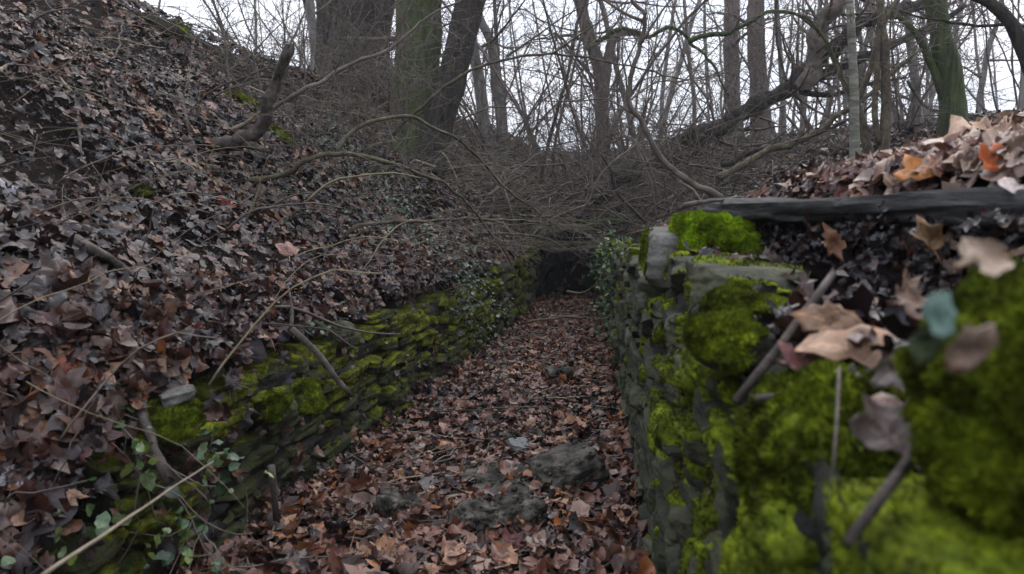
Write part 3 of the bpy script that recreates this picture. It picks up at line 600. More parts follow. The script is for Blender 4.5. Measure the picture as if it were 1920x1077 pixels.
# ------------------------------------------------------------------ plank
def plank():
    root = empty('plank', (.68, 2.0, 1.07), 'long weathered grey plank lying on top of the right wall over the dark hollow', 'plank')
    A = at(1350, 392, 2.75); B = at(2150, 392, 1.22); A[2] = 1.086; B[2] = 1.085
    n = 160; m = 28; t = np.linspace(0, 1, n)[:, None]; C = A + (B - A) * t; d = (B - A) / np.linalg.norm(B - A); s = np.array([d[1], -d[0], 0]) * -1
    th = np.linspace(0, 2 * np.pi, m, endpoint=False); k = 5
    cs_, sn = np.cos(th), np.sin(th); q = (np.abs(cs_) ** k + np.abs(sn) ** k) ** (-1 / k); cx, cz = cs_ * q, sn * q
    wdt = .115 * (1 - .35 * np.exp(-((t - 0) / .05) ** 2)); tk = .030 * (1 - .5 * np.exp(-(t / .06) ** 2)) * (1 + .15 * np.sin(t * 9)) * (1 - .6 * np.exp(-((t - .588) / .008) ** 2))
    V = C[:, None] + s * (cx[None, :, None] * wdt[:, None]) + np.array([0, 0, 1.]) * (cz[None, :, None] * tk[:, None])
    V = V.reshape(-1, 3); G = np.stack([(V @ d) * 3.2, (V @ s) * 60, V[:, 2] * 110], -1)
    V = V + np.array([0, 0, 1.]) * (fbm(G, 3, 6) * .006)[:, None] + s * (fbm(G + 9, 3, 7) * .009)[:, None]
    V[:, 2] += .008 * np.sin((V @ d) * 3.5)
    i = np.arange(n - 1)[:, None] * m; j = np.arange(m)[None]; kk = (j + 1) % m
    mb = MB(); mb.add(V, np.stack([i + j, i + kk, i + m + kk, i + m + j], -1).reshape(-1, 4), np.array([[0, a + 1, a] for a in range(1, m - 1)]), .5)
    mb.build('board', M_PLANK, root, origin=tuple(root.location))
    # splintered sliver along the front edge
    mb = MB(); P = np.array([A + d * 1.0 * x + np.array([0, 0, .004]) - s * .1 * -1 * 0 + s * (-.098) * -1 for x in np.linspace(.05, 1.1, 12)])
    P = P + RNG.normal(size=P.shape) * .003; tube(mb, P, np.linspace(.008, .003, 12), 6, .5, .4, 2); mb.build('splinter', M_PLANK, root, origin=tuple(root.location))
plank()

# ------------------------------------------------------------------ branches and sticks
def slope(px, py):
    Y = 1.2
    while Y < 14:
        p = at(px, py, Y)
        if p[2] <= float(height(np.array([p[0]]), np.array([Y]))[0]) + .01: return p
        Y += .02
    return p
def branch(name, pts, r, label, cat='branch', mat=None, twigs=0, tl=.5, seed=1, group=None, rough=.15, n=10, forks=None, tmat=None, subs=1, up=.3, seg=.04, tr_=.0022, taper=None, lay=False):
    P = np.array([slope(p[0], p[1]) + np.array([0, 0, r * .5 + .015]) for p in pts]) if lay else np.array([at(*p) for p in pts]); k = len(P); R = np.linspace(r, r * .35 if taper is None else r * taper, k)
    P, R = resample(P, R, seg); rg = np.random.default_rng(seed)
    P = P + np.stack([fbm(P * 3 + 7, 3, seed), fbm(P * 3 + 70, 3, seed), fbm(P * 3 + 700, 3, seed)], -1) * min(.03, r * 1.5) + np.stack([vnoise(P * 14 + 7, seed), vnoise(P * 14 + 70, seed), vnoise(P * 14 + 700, seed)], -1) * r * .45
    R = R * (1 + .16 * vnoise(P * 18, seed + 3))
    root = empty(name, P[0], label, cat, group); mb = MB(); tube(mb, P, R, n, .5, rough * 1.5, seed)
    if taper is not None and taper >= .5:      # snapped, splintered end
        V = mb.v[-1]; m_ = len(P); dr_ = (P[-1] - P[-2]) / np.linalg.norm(P[-1] - P[-2]); V[(m_ - 1) * n:m_ * n] += dr_ * (rg.random((n, 1)) * R[-1] * 2.6); V[-1] -= dr_ * R[-1] * .6
    for f in (forks or []):
        F = np.array([at(*p) for p in f[1:]]); F, FR = resample(F, np.linspace(f[0], f[0] * .4, len(F)), seg); tube(mb, F, FR, n, .5, rough, seed + 1)
        if twigs: P = np.vstack([P, F]); R = np.concatenate([R, FR])
    mb.build('limb', mat or M_BRANCH, root, origin=tuple(root.location))
    if twigs:
        tw = MB(); twigs = int(twigs * 1.6)
        for q in range(twigs):
            i = int(rg.integers(2, len(P) - 1)); d = P[i] - P[i - 1]; d /= np.linalg.norm(d) + 1e-9
            nd = d * .6 + rnd_dir(rg) * .8; grow(tw, tw, P[i], nd / np.linalg.norm(nd), tl * rg.uniform(.4, 1.3), max(tr_, R[i] * .28), 2, rg, 2 + subs, up, .5, .06, 5, .15, .55, .5, 4, .8, tr_)
        tw.build('twigs', tmat or M_TWIG, root, origin=tuple(root.location))
    return root
branch('fallen_branch', [(400, 270, 4.9), (450, 266, 4.85), (490, 247, 4.8), (506, 221, 4.75), (519, 165, 4.7), (529, 125, 4.65), (538, 92, 4.6)], .042, 'thick broken dead branch with its snapped end pointing upward on the left slope', mat=M_DEAD, forks=[(.03, (451, 266, 4.85), (480, 276, 4.8), (505, 284, 4.75))], taper=.6, rough=.25)
branch('arching_branch', [(465, 338, 4.9), (540, 330, 4.8), (590, 305, 4.75), (635, 291, 4.7), (690, 291, 4.7), (750, 310, 4.75), (820, 345, 4.9), (870, 382, 5.1), (910, 425, 5.3), (940, 465, 5.5), (962, 515, 5.7), (975, 545, 5.8)], .016, 'long arching branch, lowest arc sweeping from the left slope toward the culvert', twigs=16, tl=.5, seed=3, taper=.25)
branch('arching_branch', [(628, 292, 4.72), (660, 247, 4.8), (705, 226, 4.9), (765, 222, 5.0), (805, 236, 5.1), (860, 270, 5.3), (905, 308, 5.5), (960, 362, 5.8), (1015, 402, 6.0), (1062, 442, 6.3), (1095, 482, 6.5)], .013, 'second arching branch rising off the lowest arc and falling to the culvert mouth', twigs=18, tl=.5, seed=4, taper=.3)
branch('arching_branch', [(480, 225, 5.2), (560, 172, 5.2), (605, 150, 5.3), (660, 116, 5.4), (725, 90, 5.5), (785, 45, 5.6), (840, 16, 5.7), (900, -10, 5.8)], .015, 'dark branch climbing from the broken dead branch across the big trunks', twigs=18, tl=.5, seed=5, mat=M_TWIG)
branch('arching_branch', [(700, 330, 6.4), (740, 255, 6.3), (770, 216, 6.2), (820, 172, 6.2), (860, 143, 6.2), (910, 118, 6.2), (960, 105, 6.2), (1035, 102, 6.2), (1110, 110, 6.3), (1200, 130, 6.4), (1290, 152, 6.5)], .015, 'wide arching branch crossing the sky from the leaning trunk to the right', twigs=22, tl=.55, seed=6, forks=[(.008, (950, 106, 6.2), (1010, 65, 6.2), (1060, 30, 6.2), (1120, 0, 6.2)), (.008, (1035, 102, 6.2), (1080, 70, 6.2), (1140, 30, 6.2), (1190, -10, 6.2))])
branch('leaning_sapling', [(1356, 371, 6.5), (1288, 339, 6.5), (1258, 316, 6.5), (1228, 277, 6.5), (1211, 230, 6.5), (1183, 196, 6.5), (1185, 140, 6.5), (1200, 85, 6.5), (1209, 34, 6.5), (1177, -15, 6.5)], .026, 'dark S shaped sapling curving up in front of the fallen trunk', mat=M_TWIG, twigs=22, tl=.6, seed=7, forks=[(.014, (1207, 40, 6.5), (1180, 30, 6.5), (1140, 5, 6.5), (1110, -20, 6.5)), (.010, (1209, 228, 6.5), (1165, 200, 6.6), (1135, 186, 6.7), (1085, 190, 6.8), (1020, 190, 6.9)), (.012, (1200, 85, 6.5), (1235, 30, 6.5), (1265, -10, 6.5))], taper=.5)
branch('arching_branch', [(640, 447, 5.0), (675, 426, 5.0), (760, 416, 5.2), (840, 411, 5.4), (960, 410, 5.8), (1035, 420, 6.2), (1100, 430, 6.6)], .013, 'low nearly level branch spanning the ditch above the culvert', twigs=10, tl=.4, seed=8)
branch('arching_branch', [(900, 436, 6.4), (1000, 446, 6.6), (1060, 466, 6.8), (1105, 486, 7.0)], .011, 'thin branch sagging in front of the culvert lintel', twigs=6, tl=.35, seed=9)
branch('fallen_branch', [(740, 300, 6.0), (700, 345, 6.0), (660, 400, 5.8), (640, 440, 5.6)], .010, 'slim stick dropping from the tree foot to the ivy on the left slope', twigs=4, seed=10)
branch('fallen_branch', [(660, 400, 6.5), (720, 378, 6.5), (790, 372, 6.6), (850, 385, 6.7)], .013, 'crooked branch lying below the foot of the leaning trunk', twigs=6, seed=11, lay=True)
branch('fallen_branch', [(1000, 432, 9.0), (1060, 428, 9.0), (1120, 422, 9.0), (1165, 405, 9.0)], .045, 'thick mossy log lying above the culvert mouth', mat=M_BARKM, seed=12, taper=.8)
branch('fallen_branch', [(1030, 470, 9.3), (1080, 468, 9.2), (1110, 478, 9.1)], .03, 'short grey log resting right above the culvert opening', mat=M_DEAD, seed=13, taper=.8)
branch('fallen_branch', [(980, 606, 7.3), (1030, 602, 7.3), (1095, 597, 7.3)], .014, 'dark stick lying across the far ditch floor', seed=14, mat=M_TWIG, forks=[(.01, (1060, 600, 7.3), (1065, 615, 7.2), (1062, 632, 7.1))], taper=.8)
branch('fallen_branch', [(1062, 548, 8.6), (1085, 550, 8.5), (1105, 538, 8.4), (1125, 520, 8.3)], .011, 'pale hooked stick in the culvert mouth', mat=M_STRAW, seed=15)
branch('fallen_branch', [(30, 375, 3.0), (85, 416, 3.0), (130, 455, 3.0), (155, 485, 3.0), (210, 510, 3.0), (260, 540, 2.95), (330, 577, 2.9)], .019, 'long dark rotten branch lying in the leaves of the left slope', mat=M_DEAD, seed=16, taper=.7, rough=.3, lay=True)
branch('fallen_branch', [(338, 180, 4.8), (350, 235, 4.7), (370, 280, 4.6), (384, 312, 4.5)], .02, 'short dead stick standing downslope left of the broken branch', mat=M_DEAD, seed=17, taper=.5, lay=True)
branch('fallen_branch', [(435, 240, 4.9), (470, 222, 4.9), (500, 200, 4.85), (508, 185, 4.85), (498, 172, 4.85), (470, 160, 4.85)], .011, 'pale peeled stick hooked behind the broken dead branch', mat=M_STRAW, seed=18)
branch('fallen_branch', [(238, 700, 2.35), (250, 760, 2.32), (280, 820, 2.25), (312, 885, 2.18)], .021, 'crooked brown stick leaning down the near end of the left wall', mat=M_DEAD, seed=19, taper=.55, rough=.3)
branch('fallen_branch', [(505, 868, 2.65), (510, 905, 2.65), (512, 965, 2.65)], .012, 'small grey stake standing against the foot of the left wall', mat=M_DEAD, seed=20, taper=.9)
branch('fallen_branch', [(540, 615, 3.05), (580, 650, 3.05), (620, 690, 3.02), (662, 737, 3.0)], .012, 'straight brown stick sloping over the face of the left wall', mat=M_DEAD, seed=21, taper=.7, forks=[(.008, (545, 620, 3.05), (548, 580, 3.1), (540, 535, 3.15))])
branch('dry_stem', [(80, 1082, 1.25), (240, 975, 1.5), (400, 868, 1.8)], .0042, 'long straight pale stem slanting across the lower left corner', cat='stem', mat=M_STRAW, seed=22, rough=.05)
branch('fallen_branch', [(500, 985, 2.35), (530, 1020, 2.2), (548, 1065, 2.1)], .022, 'stub of dark wood in the leaves near the bottom of the ditch', mat=M_DEAD, seed=23, taper=.7, rough=.3, lay=True)
branch('fallen_branch', [(650, 885, 3.3), (790, 880, 3.35), (860, 862, 3.4), (880, 850, 3.4)], .006, 'thin dark twig on the leaves left of the concrete block', mat=M_TWIG, seed=24, lay=True)
branch('fallen_branch', [(1380, 752, 1.08), (1440, 680, 1.10), (1500, 600, 1.14), (1562, 515, 1.2)], .006, 'knobbly grey twig slanting out of the hollow under the plank', mat=M_DEAD, seed=25, taper=.8, rough=.3)
branch('fallen_branch', [(1600, 1010, .60), (1660, 930, .62), (1720, 850, .68), (1760, 800, .74)], .0042, 'blurred brown twig lying on the near moss below the dark curled leaf', mat=M_DEAD, seed=26, taper=1.2)
branch('dry_stem', [(1572, 690, .92), (1568, 780, .80), (1560, 880, .70), (1550, 950, .68)], .0018, 'thin brown stem hanging down over the near moss', cat='stem', mat=M_DEAD, seed=27)
branch('dry_stem', [(1420, 745, 1.0), (1480, 735, .98), (1550, 738, .93)], .004, 'short level twig at the upper edge of the near moss', cat='stem', mat=M_DEAD, seed=28)
branch('fallen_branch', [(1272, 386, 2.3), (1330, 372, 2.4), (1400, 368, 2.6)], .008, 'pale bark strip at the tip of the plank', mat=M_DEAD, seed=29, taper=.4)
branch('fallen_branch', [(110, 150, 4.0), (135, 180, 4.0), (150, 190, 4.0)], .012, 'pale stub of a stick high on the left slope', mat=M_STRAW, seed=30, lay=True)
branch('fallen_branch', [(0, 140, 3.6), (55, 110, 3.7)], .012, 'pale stick end at the left edge of the slope', mat=M_STRAW, seed=31, lay=True)
for q, (pp, rr, lb, mt_) in enumerate([([(280, 318), (300, 352), (330, 385), (352, 402)], .009, 'pale forked root lying on the bare soil of the left slope', M_STRAW), ([(445, 325), (470, 360), (500, 392)], .014, 'grey dead stick below the broken dead branch', M_DEAD), ([(140, 185), (148, 240), (150, 300)], .008, 'thin dark stick high up on the left slope', M_DEAD),
        ([(400, 690), (435, 740), (442, 790)], .004, 'thin pale root hanging over the lip of the left wall', M_STRAW), ([(410, 640), (470, 600), (560, 575), (640, 590)], .006, 'slim dark twig lying along the lip of the left wall', M_DEAD), ([(60, 30), (110, 90), (150, 130)], .010, 'dark fallen twig at the very top left of the slope', M_DEAD), ([(230, 50), (215, 120), (190, 160)], .006, 'thin brown twig below the mossy boulder on the slope', M_DEAD)]):
    branch('fallen_branch', pp, rr, lb, mat=mt_, seed=400 + q, lay=True, taper=.6, twigs=2, tl=.2)
# thin wiry stems hanging on the slope: countless
def wires():
    rg = np.random.default_rng(44); mb = MB()
    for i in range(900):
        y = rg.uniform(1.8, 9.5); d = rg.uniform(.1, 3.6); x = float(XL(y)) - d; z = float(height(np.array([x]), np.array([y]))[0])
        P = [np.array([x, y, z + .02])]; a = rg.uniform(-1, 1); dv = np.array([.7 + rg.normal() * .3, rg.normal() * .7, rg.uniform(-.3, .9)]); dv /= np.linalg.norm(dv); L = rg.uniform(.15, .7)
        for k in range(9):
            dv = dv + rg.normal(size=3) * .13 + np.array([.03, 0, -.07]); dv /= np.linalg.norm(dv); q = P[-1] + dv * L / 9
            g = float(height(np.array([q[0]]), np.array([q[1]]))[0]) + .015; q[2] = max(q[2], g); P.append(q)
        tube(mb, P, np.linspace(1, .5, 10) * rg.choice([.0014, .0022, .0035, .007], p=[.4, .35, .18, .07]), 5, rg.random())
    mb2 = MB()
    for k in range(len(mb.v)):
        if k % 4 == 0: mb2.add(mb.v[k], mb.q[k] - mb.q[k].min() if len(mb.q) > k else None, mb.t[k] - (mb.q[k].min()) if len(mb.t) > k else None, mb.a[k][0, 2])
    mb2_o = mb2.build('pale_rootlets', M_CANE); mb2_o.location = (.35, .12, .14); mb2_o.scale = (1, 1, 1); tag(mb2_o, 'pale rootlets and grass stems trailing down the left slope', 'stems', kind='stuff')
    tag(mb.build('dry_stems', M_TWIG), 'thin dry stems and rootlets straggling over the leaves of the left slope', 'stems', kind='stuff')
wires()

# ------------------------------------------------------------------ trees
def tree_px(name, pts, wpx, label, mat, seed, kids=8, tl=1.6, maxl=3, tmat=None, group=None, flute=0., extra=None, ground=True, tw_r=.003, first=.25, topcont=True, nseg=14, rough=.12, flare=1.0):
    """pts: (px, py, Y) from the foot upward; wpx trunk width in photo pixels at the foot and at the last point"""
    P = [at(*p) for p in pts]; Y = pts[0][2]; f = P[0].copy(); z = float(height(np.array([f[0]]), np.array([f[1]]))[0])
    if ground:
        f[2] = z - .15; P = [f] + [p for p in P[1:] if p[2] > z + .2]
    r0, r1 = wpx[0] * Y / FPX / 2, wpx[1] * Y / FPX / 2
    if topcont:
        d = P[-1] - P[-2]; d /= np.linalg.norm(d); P.append(P[-1] + d * 1.5); P.append(P[-1] + (d + np.array([.05, 0, .1])) * 1.8)
    k = len(P); R = np.linspace(r0, r1, k if not topcont else k - 2)
    if topcont: R = np.concatenate([R, [r1 * .8, r1 * .5]])
    Pm, Rm = resample(P, R, max(.08, r0 * .6))
    h = Pm[:, 2] - z; Rm = Rm * (1 + flare * .45 * np.exp(-np.maximum(h, 0) / .25))
    root = empty(name, (f[0], f[1], z), label, 'tree', group); tr = MB(); tube(tr, Pm, Rm, nseg if r0 < .1 else 32, .5, rough, seed, 4, flute=flute)
    for e in (extra or []):
        E = [at(*p) for p in e[1:]]; E, ER = resample(E, np.linspace(e[0], e[0] * .5, len(E)), .08); tube(tr, E, ER, 8, .5, rough, seed)
    tr.build('trunk', mat, root, origin=(f[0], f[1], z))
    tw = MB(); rg = np.random.default_rng(seed)
    for q in range(kids):
        t = first + (1 - first) * (q + rg.random()) / kids; i = min(len(Pm) - 2, int(t * len(Pm))); nd = rnd_dir(rg); nd[2] = abs(nd[2]) * .7 - .1; nd /= np.linalg.norm(nd)
        grow(tw, tw, Pm[i], nd, tl * rg.uniform(.5, 1.3), max(tw_r * 1.5, min(.04, Rm[i] * .3)), 1, rg, maxl, .15, .4, .14, 6, .15, .5, .5, 5, .9, tw_r)
    if tw.n: tw.build('crown', tmat or M_TWIG, root, origin=(f[0], f[1], z))
    return root
tree_px('oak_tree', [(676, 330, 11), (672, 200, 11), (668, 100, 11), (690, -20, 11)], (118, 92), 'thickest dark tree trunk, standing at the top left of the gully', M_BARKD, 1, kids=14, flute=.07, rough=.08, extra=[])
tree_px('oak_tree', [(625, 320, 11.3), (620, 150, 11.3), (618, 0, 11.3)], (52, 50), 'dark trunk joined to the left side of the thickest tree', M_BARKD, 2, kids=5, flute=.05)
tree_px('oak_tree', [(778, 350, 9), (780, 250, 9), (783, 120, 9), (786, -10, 9)], (76, 82), 'greenish mossy tree trunk right of the thickest tree', M_BARKM, 3, kids=9, flute=.05)
tree_px('oak_tree', [(796, 360, 8.8), (814, 270, 8.8), (848, 150, 8.8), (886, -10, 8.8)], (56, 52), 'trunk leaning to the right at the crest above the gully', M_BARKD, 4, kids=9, flute=.05)
tree_px('young_tree', [(596, 230, 14), (592, 110, 14), (580, 0, 14)], (20, 16), 'slim grey tree just left of the thickest trunk', M_BARKG, 5, kids=6)
tree_px('young_tree', [(912, 330, 13), (908, 240, 13), (900, 160, 13), (886, 85, 13), (884, 20, 13), (890, -20, 13)], (24, 20), 'grey crooked tree right of the leaning trunk', M_BARKG, 6, kids=8)
tree_px('young_tree', [(948, 330, 13.5), (940, 240, 13.5), (930, 150, 13.5), (920, 78, 13.5), (900, 35, 13.5), (890, -20, 13.5)], (20, 15), 'grey tree with a bend near its top beside the crooked one', M_BARKG, 7, kids=8)
tree_px('old_tree', [(1130, 320, 13), (1130, 220, 13), (1122, 125, 13), (1100, 55, 13), (1083, -10, 13)], (28, 22), 'brown tree with a mossy elbow limb in the centre background', M_BARKR, 8, kids=10, extra=[(.09, (1128, 190, 13), (1140, 110, 13), (1152, 70, 13), (1175, 60, 13), (1200, 66, 13))])
tree_px('old_tree', [(1376, 330, 17), (1374, 200, 17), (1370, 100, 17), (1372, -10, 17)], (32, 26), 'broad pale brown trunk, left of the pair behind the fallen tree', M_BARKR, 9, kids=9, flute=.04)
tree_px('old_tree', [(1432, 300, 15), (1424, 180, 15), (1418, 90, 15), (1416, -10, 15)], (36, 28), 'broad reddish trunk, right of the pair behind the fallen tree', M_BARKR, 10, kids=9, flute=.04)
tree_px('birch_tree', [(1606, 285, 7), (1602, 200, 7), (1599, 110, 7), (1592, -10, 7)], (17, 14), 'slender pale birch on the crest of the right bank', M_BIRCH, 11, kids=5, tl=.9)
tree_px('hazel_tree', [(1658, 262, 7.4), (1661, 180, 7.4), (1659, 100, 7.4), (1655, 50, 7.4), (1648, -10, 7.4)], (17, 14), 'brown stem standing upright just right of the birch', M_BRANCH, 12, kids=7, tl=1., extra=[(.03, (1650, 270, 7.4), (1640, 215, 7.4), (1645, 130, 7.4), (1650, 60, 7.4), (1680, 0, 7.4))])
tree_px('hazel_tree', [(1640, 268, 7.6), (1618, 230, 7.6), (1608, 195, 7.6), (1625, 150, 7.6), (1640, 100, 7.6), (1652, 20, 7.6)], (15, 8), 'curving hazel stems crossing behind the birch', M_BRANCH, 13, kids=7, tl=1., extra=[(.03, (1625, 250, 7.6), (1600, 190, 7.6), (1570, 130, 7.6), (1545, 70, 7.6), (1500, 30, 7.6))])
tree_px('old_tree', [(1795, 225, 8), (1783, 150, 8), (1768, 80, 8), (1752, -10, 8)], (44, 38), 'stout mossy trunk standing on the right bank', M_BARKM, 14, kids=9, tl=1.4, flute=.04, extra=[(.045, (1775, 200, 8), (1750, 130, 8), (1715, 60, 8), (1670, 20, 8))])
tree_px('old_tree', [(1990, 260, 6), (1960, 180, 6), (1925, 110, 6), (1895, 45, 6), (1855, 5, 6), (1800, -20, 6)], (26, 19), 'dark trunk leaning in from the right edge of the photo', M_BARKD, 15, kids=6, tl=1.2)
tree_px('old_tree', [(1720, 240, 11), (1716, 150, 11), (1706, 70, 11), (1700, -10, 11)], (18, 14), 'thin dark tree left of the stout mossy trunk', M_BARKG, 16, kids=7, tl=1.3)
# the fallen tree and what leans on it
branch('fallen_tree', [(1100, 372, 9.6), (1160, 335, 9.6), (1207, 310, 9.6), (1271, 275, 9.6), (1339, 243, 9.6), (1399, 205, 9.6), (1450, 179, 9.6), (1493, 158, 9.6), (1527, 128, 9.6), (1566, 85, 9.6), (1612, 51, 9.6), (1668, 26, 9.6), (1745, -5, 9.6)], .125, 'long dark fallen tree slanting up from the brush to the upper right', cat='fallen tree', mat=M_BARKD, twigs=40, tl=1.1, seed=40, n=16, taper=.5,
       forks=[(.06, (1480, 165, 9.6), (1570, 128, 9.6), (1634, 102, 9.5), (1698, 73, 9.5), (1762, 43, 9.4), (1810, 10, 9.4)), (.035, (1490, 172, 9.6), (1560, 178, 9.5), (1620, 160, 9.4), (1700, 145, 9.3)), (.05, (1207, 320, 9.6), (1280, 300, 9.4), (1330, 262, 9.3), (1400, 215, 9.3))], subs=2, seg=.08, tr_=.004)
branch('snapped_trunk', [(1500, 165, 9.4), (1527, 128, 9.4), (1531, 77, 9.4), (1553, 26, 9.4), (1585, -20, 9.4)], .095, 'short reddish brown trunk rising from the fallen tree', cat='fallen tree', mat=M_TWIG, twigs=8, tl=.8, seed=41, n=14, taper=.75, tr_=.004)
branch('fallen_branch', [(1345, 330, 7.8), (1425, 292, 7.8), (1493, 265, 7.8), (1544, 239, 7.8), (1595, 207, 7.8), (1650, 160, 7.8), (1725, 95, 7.8)], .036, 'bare pole propped on the bank in front of the fallen tree', mat=M_BRANCH, twigs=12, tl=.7, seed=42, taper=.5, tr_=.004)
branch('fallen_branch', [(1350, 312, 8.2), (1420, 285, 8.2), (1500, 262, 8.2), (1560, 245, 8.2), (1640, 190, 8.2)], .03, 'darker pole lying parallel behind the propped pole', mat=M_BARKD, twigs=12, tl=.6, seed=43, tr_=.004)
branch('mossy_branch', [(1290, 75, 7.2), (1330, 70, 7.2), (1365, 62, 7.2), (1405, 45, 7.2), (1440, 28, 7.2), (1500, 32, 7.2), (1540, 60, 7.2), (1575, 115, 7.2), (1600, 190, 7.2)], .022, 'mossy branch bending over between the reddish trunks and the birch', mat=M_BARKM, twigs=12, tl=.7, seed=44, tr_=.003)
branch('mossy_branch', [(1100, 95, 9), (1140, 65, 9), (1165, 55, 9), (1210, 70, 9), (1260, 50, 9), (1300, 90, 9), (1340, 130, 9), (1370, 180, 9)], .03, 'crooked mossy limb crossing the centre background', mat=M_BARKM, twigs=16, tl=.8, seed=45, tr_=.004)
branch('hanging_branch', [(1960, 60, 7), (1880, 50, 7), (1810, 45, 7), (1740, 30, 7), (1690, 20, 7)], .017, 'dark level bough reaching in at the upper right', mat=M_BARKD, twigs=10, tl=.6, seed=46, tr_=.003)
branch('fallen_branch', [(1705, 150, 7.6), (1722, 185, 7.6), (1745, 200, 7.6), (1765, 208, 7.6)], .014, 'drooping dark branch in front of the stout mossy trunk', mat=M_BARKD, twigs=5, seed=47)
# arching shrub stems in the brush between culvert and trees
rg = np.random.default_rng(77)
for q in range(16):
    x0 = rg.uniform(880, 1330); y0 = rg.uniform(370, 450); Y = rg.uniform(6.6, 10.5); w = rg.uniform(-260, 260); hh = rg.uniform(120, 330)
    branch('shrub_stem', [(x0, y0, Y), (x0 + w * .2, y0 - hh * .45, Y), (x0 + w * .5, y0 - hh * .75, Y + .2), (x0 + w * .85, y0 - hh * .85, Y + .4), (x0 + w * 1.3, y0 - hh * .7, Y + .6)], rg.uniform(.007, .014), 'slender arching shrub stem rising from the brush over the culvert', cat='shrub', mat=M_TWIG, twigs=14, tl=.6, seed=100 + q, group='arching shrub stems over the culvert', tr_=.0025)
for q in range(17):
    x0 = rg.uniform(380, 760); Y = rg.uniform(5, 8.5); y0 = rg.uniform(180, 300); w = rg.uniform(-60, 220); hh = rg.uniform(100, 260)
    branch('shrub_stem', [(x0, y0 + 40, Y), (x0 + w * .2, y0 - hh * .45, Y), (x0 + w * .5, y0 - hh * .75, Y), (x0 + w * .9, y0 - hh, Y)], rg.uniform(.005, .011), 'slender bare shrub stem on the upper left slope before the trunks', cat='shrub', mat=M_TWIG, twigs=14, tl=.5, seed=200 + q, group='bare shrub stems on the left slope', tr_=.0022)

for q in range(15):
    x0 = rg.uniform(860, 1330); y0 = rg.uniform(300, 445); Y = rg.uniform(8.2, 10.5) + max(0, (400 - y0)) * .02; w = rg.uniform(90, 240) * rg.choice([-1, 1]); hh = rg.uniform(-45, 60)
    branch('fallen_branch', [(x0, y0, Y), (x0 + w * .35, y0 - hh * .5, Y + .1), (x0 + w * .7, y0 - hh * .8, Y), (x0 + w, y0 - hh, Y - .2)], rg.uniform(.012, .032), 'dead fallen branch lying in the brushwood over the culvert', mat=[M_DEAD, M_BARKM, M_BRANCH][q % 3], twigs=9, tl=.6, seed=300 + q, group='dead branches lying in the brushwood', tr_=.003, taper=.55)
# brushwood heaped over the culvert
def brush():
    rg = np.random.default_rng(12); mb = MB()
    for i in range(1500):
        y = 7.6 + 9 * rg.random() ** 1.3; xl, xr = float(XL(y)), float(XR(y)); x = rg.uniform(xl - 1.6, xr + 2.6)
        z = float(height(np.array([x]), np.array([y]))[0])
        if y < 9.9: 
            if xl < x < xr: z = .82 + rg.random() * .35
            if x > xr + 1.6 or x < xl - .9: continue
        P = [np.array([x, y, z + rg.uniform(0, .35)])]; dv = np.array([rg.normal(), rg.normal() * .5, rg.normal() * .3 + .12]); dv /= np.linalg.norm(dv); L = rg.uniform(.3, 1.6)
        for k in range(8):
            dv = dv + rg.normal(size=3) * .26 + np.array([0, 0, -.05]); dv /= np.linalg.norm(dv); P.append(P[-1] + dv * L / 8)
            if P[-1][1] < 9.9: P[-1][2] = max(P[-1][2], .70)
        tube(mb, P, np.linspace(1, .4, 9) * rg.choice([.003, .0045, .008, .018], p=[.42, .33, .2, .05]), 4, rg.random() ** 2 * .8)
    tag(mb.build('brushwood', M_TWIG), 'tangled dead brushwood heaped behind and above the culvert', 'brushwood', kind='stuff')
    mb = MB()
    for i in range(330):      # pale dry canes and grass stems arching through the brush
        y = 8.4 + 6 * rg.random(); x = rg.uniform(float(XL(y)) - 1.2, float(XR(y)) + 2.6); z = float(height(np.array([x]), np.array([y]))[0])
        if y < 9.95 and float(XL(y)) < x < float(XR(y)): z = .85
        P = [np.array([x, y, z])]; dv = np.array([rg.normal() * .8, rg.normal() * .4, rg.uniform(.1, 1)]); dv /= np.linalg.norm(dv); L = rg.uniform(.4, 1.3)
        for k in range(9):
            dv = dv + rg.normal(size=3) * .07 + np.array([0, 0, -.13]); dv /= np.linalg.norm(dv); q = P[-1] + dv * L / 9
            if q[1] < 9.95: q[2] = max(q[2], .72)
            P.append(q)
        tube(mb, P, np.linspace(1, .4, 10) * rg.uniform(.0018, .004), 4, rg.random())
    tag(mb.build('dry_canes', M_CANE), 'pale dry canes and grass stems arching through the brush over the culvert', 'stems', kind='stuff')
    mb = MB()
    for i in range(700):      # twigs lying on the right bank and ditch
        y = rg.uniform(2.2, 9.5); s = rg.random() < .7; x = float(XR(y)) + rg.uniform(.2, 4.5) if s else rg.uniform(float(XL(y)), float(XR(y))); a = rg.uniform(0, 6.3); L = rg.uniform(.08, .5)
        P = np.array([[x + math.cos(a) * t * L, y + math.sin(a) * t * L, 0] for t in np.linspace(0, 1, 6)]) + rg.normal(size=(6, 3)) * .01
        P[:, 2] = height(P[:, 0], P[:, 1]) + .03
        if abs(np.diff(P[:, 2])).max() > .15: continue
        tube(mb, P, rg.uniform(.0015, .005), 4, rg.random())
    tag(mb.build('fallen_twigs', M_TWIG), 'small fallen twigs lying among the leaves of the ditch and right bank', 'twigs', kind='stuff')
brush()

